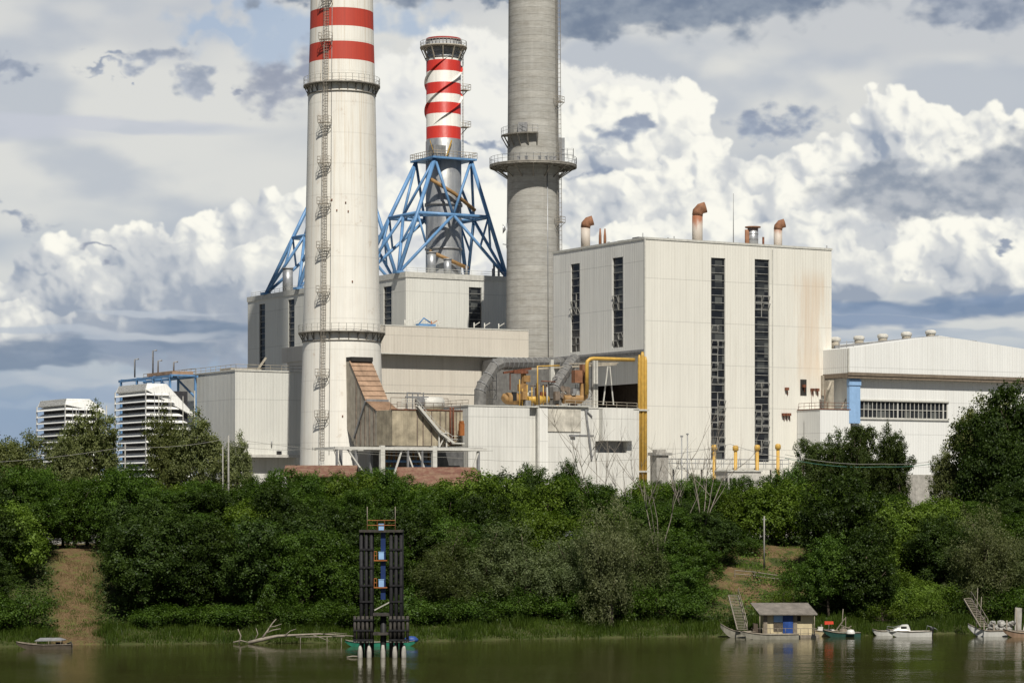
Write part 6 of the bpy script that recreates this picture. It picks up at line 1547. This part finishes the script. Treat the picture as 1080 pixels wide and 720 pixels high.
# left boat with a low cover
t, L, H = skiff('rowing_boat', 'low dark punt with a flat grey cover moored below the dirt path', 17, 76, 684.5, .55, 1.5, M_WOODD, 'left', .35, 2)
mb = MB()
mb._add([(-.9, -.62, .95), (2.0, -.62, 1.0), (2.3, .62, 1.02), (-.9, .62, .98), (-.4, 0, 1.22), (1.8, 0, 1.24), (-.9, -.62, .87), (2.0, -.62, .92), (2.3, .62, .94), (-.9, .62, .9)], [(0,1,5,4), (2,3,4,5), (0,4,3), (1,2,5), (6,9,8,7), (0,6,7,1), (1,7,8,2), (2,8,9,3), (3,9,6,0)])
mb.build('cover', M_STEEL, t)
mb = MB()
for x in (-.7, .6, 1.9):
    for y in (-.6, .6): mb.tube([(x, y, .3), (x, y, .93)], .03, 5)
mb.build('cover_frame', M_WOOD, t)
mb = MB(); mb.box(1.3, 1.9, -.3, .3, .35, .75); mb.tube([(2.5, 0, .5), (2.9, 0, .75), (3.0, 0, .2)], [.14, .12, .06], 8); mb.build('outboard_motor', M_BLACK, t)
# green boats behind the piles
t, L, H = skiff('rowing_boat', 'long bright green boat half hidden behind the river piles, seen left', 364, 402, 681.5, .5, 1.5, M_GREENB, 'left', .3, 2)
t, L, H = skiff('rowing_boat', 'bright green boat showing right of the river piles', 405, 439, 681, .5, 1.5, M_GREENB, 'right', .2, 2)
mb = MB(); mb.lathe([(.01, .95), (.35, .9), (.62, .6), (.6, .35), (.01, .3)], 12, .0, .0); o = mb.build('tarpaulin_bundle', M_TARP); o.location = (X_at(433, 281.5), 283, .12); o.scale = (1.3, .8, 1); tag(o, 'dark blue tarpaulin bundle on the green boat right of the river piles', 'tarpaulin')

# houseboat
Yh = water_Y(672.3)+.6; X0, X1 = X_at(803, Yh), X_at(861, Yh); Lh = X1-X0
t = thing('houseboat', 'small cream cabin houseboat with a grey sloping roof and blue sheet on the front', 'houseboat', (X0, Yh, 0))
mb = MB(); mb.box(-.2, Lh+.3, -.6, 3.4, -.3, .32); mb.build('pontoon', M_WOOD, t)
mb = MB(); 
for x in (.3, 2.2, 4.2, Lh-.4): mb.tube([(x, -.75, .1), (x, 3.5, .1)], .3, 10)
mb.build('float_drum', M_BLACK, t)
def hx(px): return X_at(px, Yh)-X0
def hz(py): return Z_at(py, Yh)
zc, zt_, ztb = hz(669.5), hz(647.5), hz(638.5)
mb = MB(); wall_holes(mb, 'u', hx(805), hx(858), zc, zt_-.02, [(hx(838.5), hx(845), hz(655), hz(649)), (hx(816), hx(826), hz(666), hz(656))], depth=.15, at=.3)
mb.quad((hx(805),.3,zc), (hx(805),3.1,zc), (hx(805),3.1,ztb-.2), (hx(805),.3,zt_-.02)); mb.quad((hx(858),.3,zc), (hx(858),3.1,zc), (hx(858),3.1,ztb-.2), (hx(858),.3,zt_-.02)); mb.quad((hx(805),3.1,zc), (hx(858),3.1,zc), (hx(858),3.1,ztb-.2), (hx(805),3.1,ztb-.2))
mb.build('wall', M_CREAM, t)
mb = MB(); mb.quad((hx(838), .5, hz(656)), (hx(846), .5, hz(656)), (hx(846), .5, hz(648)), (hx(838), .5, hz(648))); mb.quad((hx(815.5), .5, hz(667)), (hx(827), .5, hz(667)), (hx(827), .5, hz(655)), (hx(815.5), .5, hz(655))); mb.build('window', M_DARK, t)
mb = MB()
for i in range(9): x = hx(816.5)+i*.12; mb.box(x, x+.05, .22, .28, hz(666), hz(656))
mb.build('window_grille', M_WOOD, t)
mb = MB(); mb.box(hx(826), hx(836.5), .10, .26, hz(669), hz(648.5)); mb.build('blue_door_sheet', M_TARP, t)
mb = MB(); mb.box(hx(816.2), hx(825.6), .12, .24, hz(655.6), hz(648.5)); mb.build('pale_blue_shutter', M_LBLUE, t)
mb = MB(); mb.box(hx(837), hx(841), .18, .27, zc, zt_-.05); mb.box(hx(805.5), hx(809.5), .15, .27, zc, zt_-.05); mb.build('brown_board', M_WOOD, t)
mb = MB(); a0, a1, b0, b1 = hx(800.5), hx(861.5), hx(794.5), hx(855.5)
vs = [(a0, -.55, zt_-.05), (a1, -.55, zt_-.05), (b1, 3.6, ztb+.1), (b0, 3.6, ztb+.1)]; vs += [(x, y, z+.10) for x, y, z in vs]
mb._add(vs, [(0,3,2,1),(4,5,6,7),(0,1,5,4),(1,2,6,5),(2,3,7,6),(3,0,4,7)])
for i in range(40):
    f = i/39; x0_ = a0+(a1-a0)*f; x1_ = b0+(b1-b0)*f; mb.bar((x0_, -.56, zt_+.06), (x1_, 3.6, ztb+.21), .05)
mb.build('roof', M_ETERN, t)
mb = MB()
for px in (804, 812, 820, 828, 836, 844, 852, 859): mb.tube([(hx(px), -.45, .3), (hx(px), -.45, 1.15)], .03, 5)
mb.tube([(hx(798), -.45, 1.1), (hx(861), -.45, 1.1)], .03, 5); mb.tube([(hx(798), -.45, .5), (hx(861), -.45, .5)], .03, 5)
for px in (801, 858.5): mb.tube([(hx(px), -.4, .3), (hx(px), -.4, zt_)], .06, 6)
mb.build('rail', M_WOOD, t)
mb = MB(); mb.box(hx(794), hx(802), .0, 2.8, .32, 1.0); mb.box(hx(795), hx(800), .2, 1.6, 1.0, 1.6); t2 = mb.build('deck_crates', M_BROWN, t)

# gangplank to the bank above the houseboat
def gangway(name, label, p0, p1, w_, mat=M_DEAD):
    t = thing(name, label, 'gangway', tuple(p0)); d = p1-p0; e = Vector((1, 0, 0)) if abs(d.y) > abs(d.x)*.4 else Vector((0, 1, 0)); e = (e - d.normalized()*e.dot(d.normalized())).normalized()
    mb = MB()
    for k in (-.5, .5): mb.bar(e*w_*k, d+e*w_*k, .12, .2)
    mb.build('stringer', mat, t); mb = MB(); n = int(d.length/.38)
    for i in range(n+1): p = d*(i/n)+Vector((0,0,.1)); mb.bar(p-e*w_*.5, p+e*w_*.5, .26, .05)
    mb.build('planks', mat, t); mb = MB()
    for i in range(0, 6): p = d*(i/5)+e*w_*.5; mb.tube([p, p+Vector((0,0,.9))], .035, 5)
    mb.tube([e*w_*.5+Vector((0,0,.9)), d+e*w_*.5+Vector((0,0,.9))], .035, 5); mb.build('handrail', mat, t); return t
gangway('gangway', 'steep pale wooden gangplank climbing from the bow boat to the brown slope', Q(783, 664, 298.5), Q(773.5, 628, 306), 1.15)
gangway('gangway', 'weathered plank gangway leaning on the bank at the right edge', Q(1038, 661, 300), Q(1020.5, 631.5, 306), .9)
# skiffs round the houseboat
skiff('wooden_skiff', 'weathered wooden skiff with a raised bow, left of the houseboat, the rear one', 760, 801, 672.5, .75, 1.7, M_BOATG, 'left', 1.0, 3, dy=.9)
skiff('wooden_skiff', 'long grey-green wooden skiff moored in front of the houseboat', 781, 842, 673, .62, 1.5, M_BOATG, 'left', .45, 3, dy=-1.9)
t, L, H = skiff('motor_boat', 'small cream boat with a flat deck and red cloth right of the houseboat', 857, 884, 671.5, .7, 1.5, M_CREAM, 'left', .2, 1, dy=1.4)
mb = MB(); mb.box(-1.0, 1.0, -.5, .5, .62, .8); mb.box(-.9, -.3, -.45, .3, .8, 1.1); mb.build('deck', M_BOATW, t)
mb = MB(); mb._add([(-.5,-.3,1.6),(.5,-.3,1.65),(.45,.4,1.6),(-.45,.4,1.62),(-.5,-.35,1.25),(.55,-.35,1.3),(.5,.45,1.25),(-.5,.45,1.2)], [(0,1,2,3),(4,7,6,5),(0,4,5,1),(1,5,6,2),(2,6,7,3),(3,7,4,0)])
o = mb.build('red_cloth', M_RED); o.location = (X_at(873.5, 302), 301.6, .18); tag(o, 'bright red cloth hung on a frame over the small cream boat', 'cloth')
mb = MB()
for x, y in ((-.45,-.3),(.45,-.3),(.45,.4),(-.45,.4)): mb.tube([(x,y,.6),(x,y,1.4)], .03, 5)
o2 = mb.build('cloth_frame', M_WOOD, t); o2.location = (0, 0, 0)
t, L, H = skiff('rowing_boat', 'dark green boat with an upturned white tub inside, right of the houseboat', 868, 907, 671.5, .55, 1.6, M_DGREEN, 'left', .4, 3)
mb = MB(); mb.lathe([(.01, .5), (.35, .46), (.5, .2), (.52, 0)], 14); o = mb.build('white_tub', M_BOATW); o.location = (X_at(897, 300.4), 300.3, .42); tag(o, 'upturned white plastic tub in the dark green boat', 'tub')
mb = MB(); mb.bar((-1.0, 0, 0), (.4, .2, 1.9), .1); mb.bar((-.6, .3, 0), (1.2, .2, 1.0), .1); mb.bar((.5, .1, 0), (.5, .1, 2.1), .07); mb.bar((-.2, .1, 1.2), (1.2, .1, .6), .08)
mb.lathe([(.01, .9), (.5, .6), (.55, 0)], 9, .3, .5); o = mb.build('timber_pile', M_WOOD); o.location = (X_at(888, 302), 302.4, .2); tag(o, 'heap of old timber and poles behind the dark green boat', 'timber')
# white boats
skiff('rowing_boat', 'small white open boat just left of the white cabin boat', 920, 941, 670.5, .62, 1.4, M_BOATW, 'left', .3, 2, dy=.8)
t, L, H = skiff('motor_boat', 'white motorboat with a small rounded cabin and an outboard, moored alone', 935, 982, 671.5, .72, 1.8, M_BOATW, 'left', .35, 1)
xb_, xs2 = -L/2, L/2
mb = MB(); mb._add([(-2.0,-.75,.74),(-2.0,.75,.74),(.1,.8,.74),(.1,-.8,.74),(-1.2,-.5,1.15),(-1.2,.5,1.15),(-.15,.6,1.45),(-.15,-.6,1.45),(-.75,.5,1.42),(-.75,-.5,1.42)],
     [(0,1,5,4),(4,5,8,9),(9,8,6,7),(7,6,2,3),(0,4,9,7,3),(1,2,6,8,5)]); cb = mb.build('cabin', M_BOATW, t)
mb = MB(); mb.box(-1.0, -.35, -.70, -.56, 1.02, 1.25); mb.box(.102, .12, -.4, .4, .9, 1.3); mb.build('window', M_DARK, cb)
mb = MB(); mb.box(-2.3, -.1, -.72, .72, .66, .735); mb.build('deck', M_BOATW, t)
mb = MB(); mb.bar((xs2-.15, -.3, .5), (xs2+.25, -.3, .5), .1); mb.tube([(xs2+.1, 0, .55), (xs2+.1, 0, 1.15)], [.2, .24], 10); mb.tube([(xs2+.12, 0, .5), (xs2+.12, 0, -.2)], .08, 6); mb.build('outboard_motor', M_BLACK, t)
mb = MB(); mb.rail([(-2.6, -.35, .9), (-1.9, -.6, .8), (-1.2, -.6, 1.0)], .35, .6, .02, mid=False); mb.build('bow_rail', M_GALV, t)
mb = MB(); mb.tube([(xs2-.5, .3, .7), (xs2-.4, .3, 1.3), (xs2+.5, .35, 1.0), (xs2+.8, .35, .8)], .03, 5); mb.build('stern_frame', M_GALV, t)
# right-edge cluster
skiff('wooden_skiff', 'weathered white skiff with a raised bow below the right edge gangway', 1021, 1062, 671, .75, 1.8, M_BOATW, 'left', .9, 3)
skiff('wooden_skiff', 'orange-brown skiff cut by the right edge', 1058, 1098, 672, .6, 1.7, MATS['rust_stained_cover'], 'left', .5, 3, dy=.4)
rg2 = random.Random(4); rb = np.random.default_rng(4)
mb = MB()
for k in range(22):
    x, y, z, r = rg2.uniform(-1.2, 1.3), rg2.uniform(-.6, .6), rg2.uniform(.2, 1.5), rg2.uniform(.22, .45); prof_ = []
    n = 9; o_ = len(mb.v)
    for i in range(7):
        for j in range(n):
            ph = math.pi*i/6; th = 2*math.pi*j/n; rr = r*(1+rg2.uniform(-.2, .2)); mb.v.append((x+rr*math.sin(ph)*math.cos(th), y+rr*math.sin(ph)*math.sin(th), z+rr*math.cos(ph)))
    for i in range(6):
        for j in range(n): mb.f.append((o_+i*n+j, o_+(i+1)*n+j, o_+(i+1)*n+(j+1) % n, o_+i*n+(j+1) % n)); mb.sm.append(False); mb.mi.append(0)
o = mb.build('net_bundle', M_NET); o.scale = (1.1, 1, .75); o.location = (X_at(1055, 303), 303.2, .5); tag(o, 'pale grey heap of bundled nets and sheets on the jetty at the right edge', 'net bundle')
t = thing('jetty', 'small plank jetty on crooked posts at the right edge', 'jetty', (X_at(1040, 302.5), 302.5, 0))
mb = MB(); mb.box(-.6, 6.5, -.6, 1.2, .55, .7); mb.build('deck', M_WOOD, t)
for x, h, ln in ((-.4, 2.3, .1), (.9, 1.5, -.1), (2.3, 1.9, .05), (3.6, 3.3, -.15), (5.5, 1.8, .1)): mb = MB(); mb.tube([(x, -.55, -1), (x+ln, -.55, h)], .09, 6); mb.build('post', M_DEAD, t)
mb = MB(); mb._add([(3.4,.2,.7),(4.2,.2,.7),(4.3,.3,3.3),(3.5,.3,3.4),(3.4,.32,.7),(4.2,.32,.7),(4.3,.42,3.3),(3.5,.42,3.4)], [(0,1,2,3),(4,7,6,5),(0,4,5,1),(1,5,6,2),(2,6,7,3),(3,7,4,0)])
mb._add([(4.3,-.3,.7),(6.4,-.3,.7),(5.6,.5,2.7),(4.9,.5,2.8),(4.3,-.2,.7),(6.4,-.2,.7),(5.6,.6,2.7),(4.9,.6,2.8)], [(0,1,2,3),(4,7,6,5),(0,4,5,1),(1,5,6,2),(2,6,7,3),(3,7,4,0)])
mb.build('upright_board', M_CONC, t)
# reed poles by the gangways
for k, (px, Y, h, lab) in enumerate(((784, 303, 2.4, 'thin grey stake beside the gangplank'), (1033, 304, 4.6, 'thin leaning stake just left of the bundled nets'), (1029, 304.5, 5.6, 'tall thin stake beside the right gangway'), (887, 303, 3.2, 'thin stake behind the dark green boat'))):
    mb = MB(); mb.tube([(0,0,-.5), (.25, 0, h)], .045, 5); o = mb.build('stake', M_DEAD); X = X_at(px, Y); o.location = (X, Y, max(0, float(ground_z(np.array(X), np.array(Y))))); tag(o, lab, 'stake')
# hut roof among the trees
X, Y = X_at(608, 318), 318.; zg = float(ground_z(np.array(X), np.array(Y)))
t = thing('hut', 'small hut with a pale flat roof peeping out of the trees left of the willow', 'hut', (X, Y, zg)); h = Z_at(566, Y)-zg
mb = MB(); mb.box(-1.3, 1.3, 0, 2.2, 0, h); mb.build('wall', M_CREAM, t)
mb = MB(); mb._add([(-1.7,-.4,h),(1.7,-.4,h),(1.7,2.6,h+.65),(-1.7,2.6,h+.65),(-1.7,-.4,h+.12),(1.7,-.4,h+.12),(1.7,2.6,h+.77),(-1.7,2.6,h+.77)], [(0,3,2,1),(4,5,6,7),(0,1,5,4),(1,2,6,5),(2,3,7,6),(3,0,4,7)]); mb.build('roof', M_GALV, t)
# stepping fence on the worn slope
t = thing('rail_fence', 'low rail fence across the worn brown slope above the houseboat', 'fence', (X_at(775, 325), 325, 0)); mb = MB()
pts_ = [(x, 0, float(ground_z(np.array(X_at(775, 325)+x), np.array(325.)))) for x in (0, 2.5, 5, 7.5, 10)]; mb.rail(pts_, .9, 2.4, .05); mb.build('rails', M_DEAD, t)

# fallen tree at the water's edge
Yf = 286.6; t = thing('fallen_tree', 'bleached fallen tree trunk lying along the water edge with upright broken limbs', 'driftwood', (X_at(285, Yf), Yf, 0))
def F2(px, py, dy=0): q = Q(px, py, Yf); return (q.x - X_at(285, Yf), dy, q.z)
mb = MB(); mb.tube([F2(262, 677.5), F2(276, 674), F2(292, 670.5, .3), F2(312, 669.5, .5), F2(336, 668.5, .8), F2(372, 671, 1.2)], [.20, .22, .16, .12, .09, .05], 8); mb.build('trunk', M_DEAD, t)
mb = MB()
for pts_, r in (([F2(277, 672), F2(282, 665, .2), F2(287, 657, .3), F2(291, 652.5, .4)], .14), ([F2(281, 667), F2(288, 664), F2(296, 662.5)], .08), ([F2(284, 661), F2(290, 660), F2(297, 657.5)], .06), ([F2(252, 679), F2(254, 670), F2(251, 663)], .10), ([F2(246, 677), F2(254, 675), F2(262, 677)], .10), ([F2(300, 670), F2(306, 665, .4), F2(312, 663, .5)], .05), ([F2(330, 669), F2(338, 672, .1), F2(348, 676, 0)], .06), ([F2(268, 676), F2(272, 668), F2(270, 662)], .07), ([F2(340, 668.5, .8), F2(352, 667), F2(366, 668)], .05)):
    mb.tube(pts_, [r, r*.8, r*.5, r*.35][:len(pts_)], 6)
mb.build('limb', M_DEAD, t)

# the pile cluster (mooring structure)
Yd = water_Y(693); t = thing('mooring_piles', 'tall cluster of dark piles in the river with pale feet and a blue ladder shaft', 'mooring structure', (X_at(403, Yd), Yd, 0))
def dx_(px): return (px-403)*Yd/F_
def dz_(py): return Z_at(py, Yd)
k = 0
for side, cols in ((0, (381, 386.3, 391.6)), (1, (412.4, 417.7, 423))):
    for px in cols:
        for y in (0, .9, 1.8):
            if px in (386.3, 417.7) and y == .9: continue
            mb = MB(); mb.tube([(dx_(px), y, -1.2 if px not in () else 0), (dx_(px), y, dz_(561))], .19, 10); mb.build('pile', M_PILE, t)
for cols in ((374.5, 378.5, 383, 387.5, 392), (412, 416.5, 421, 425.5, 430)):
    for px in cols: mb = MB(); mb.tube([(dx_(px), -.55, dz_(674.5)), (dx_(px), -.55, dz_(649))], .15, 8); o = mb.build('fender_timber', M_PILEP, t); mb = MB(); mb.tube([(dx_(px), -.55, dz_(677)), (dx_(px), -.55, dz_(674.5))], .17, 8); mb.build('pale_end', M_CONC, o)
for px in (380, 389.5, 404, 416.5, 426):
    mb = MB(); mb.tube([(dx_(px), -.25, -1.0), (dx_(px), -.25, dz_(687)), (dx_(px), -.25, dz_(679.5))], [.29, .25, .13], 12); mb.build('foot', M_CONC, t)
mb = MB()
for py in (579, 598, 617, 634):
    z = dz_(py)
    for a, b in ((379.5, 393.5), (411, 424.5)): mb.box(dx_(a), dx_(b), -.27, -.2, z-.09, z+.09)
for py in (653, 664, 674):
    z = dz_(py)
    for a, b in ((373, 394), (410, 432)): mb.box(dx_(a), dx_(b), -.80, -.72, z-.08, z+.08)
mb.build('wale', M_PILE, t)
mb = MB(); z = dz_(561); mb.box(dx_(379), dx_(425), -.4, 2.3, z, z+.22); mb.build('top_platform', M_PILEP, t)
mb = MB(); z = dz_(647.5); mb.box(dx_(393.5), dx_(411), -.3, 1.8, z-.15, z+.1); mb.build('crosshead', M_PILEP, t); mb = MB(); z = dz_(668); mb.box(dx_(393.5), dx_(411), -.3, 1.8, z-.12, z+.12); mb.build('crosshead', M_PILEP, t)
mb = MB(); mb.bar((dx_(395), 0, dz_(643)), (dx_(412), 0, dz_(634)), .12); mb.build('brace', M_CONC, t)
mb = MB(); mb.tube([(dx_(404), .6, -1), (dx_(404), .6, dz_(648))], .32, 10); mb.build('centre_pile', M_BLACK, t)
mb = MB(); mb.box(dx_(401.5), dx_(406.5), .1, .5, dz_(632), dz_(561)); mb.build('cable_shaft', M_NAVY, t)
for py in (560, 589.5, 618.5): z = dz_(py); mb = MB(); mb.box(dx_(399.5), dx_(405), -.25, .09, z, z+.72); mb.box(dx_(399.2), dx_(405.3), -.28, .12, z+.72, z+.78); mb.build('blue_box', M_LBLUE, t)
for py in (590, 618.5):
    z = dz_(py); mb = MB(); mb.box(dx_(394.5), dx_(408.5), -.3, .08, z-.12, z-.02); mb.rail([(dx_(394.8), -.25, z), (dx_(397.5), -.25, z)], .85, .3, .035); mb.build('landing', M_ORA, t)
mb = MB(); z = dz_(561)+.22; mb.rail([(dx_(387.5), -.3, z), (dx_(398), -.3, z), (dx_(405.5), -.3, z), (dx_(417), -.3, z)], 1.0, .9, .035); mb.build('railing', M_ORA, t)
for px in (387.5, 417): mb = MB(); mb.tube([(dx_(px), -.3, z), (dx_(px), -.3, dz_(534))], .035, 5); mb.build('mast', M_DEAD, t)
mb = MB(); mb.tube([(dx_(366), -.3, .05), (dx_(372), -.2, .15), (dx_(380), 0, .1)], .08, 6); o = mb.build('drift_branch', M_DEAD); o.location = (X_at(403, Yd), Yd, 0); tag(o, 'small grey branch caught at the left foot of the river piles', 'driftwood')
# mooring rail left of the piles
t = thing('mooring_rail', 'pale horizontal pole on stakes at the water edge left of the river piles', 'rail', (X_at(345, 287), 287, 0)); mb = MB(); mb.tube([(-3.5, 0, .75), (2.0, 0, .8)], .06, 6)
for x in (-3, 0, 1.6): mb.tube([(x, 0, -.5), (x, 0, .8)], .04, 5)
mb.build('pole', M_DEAD, t)
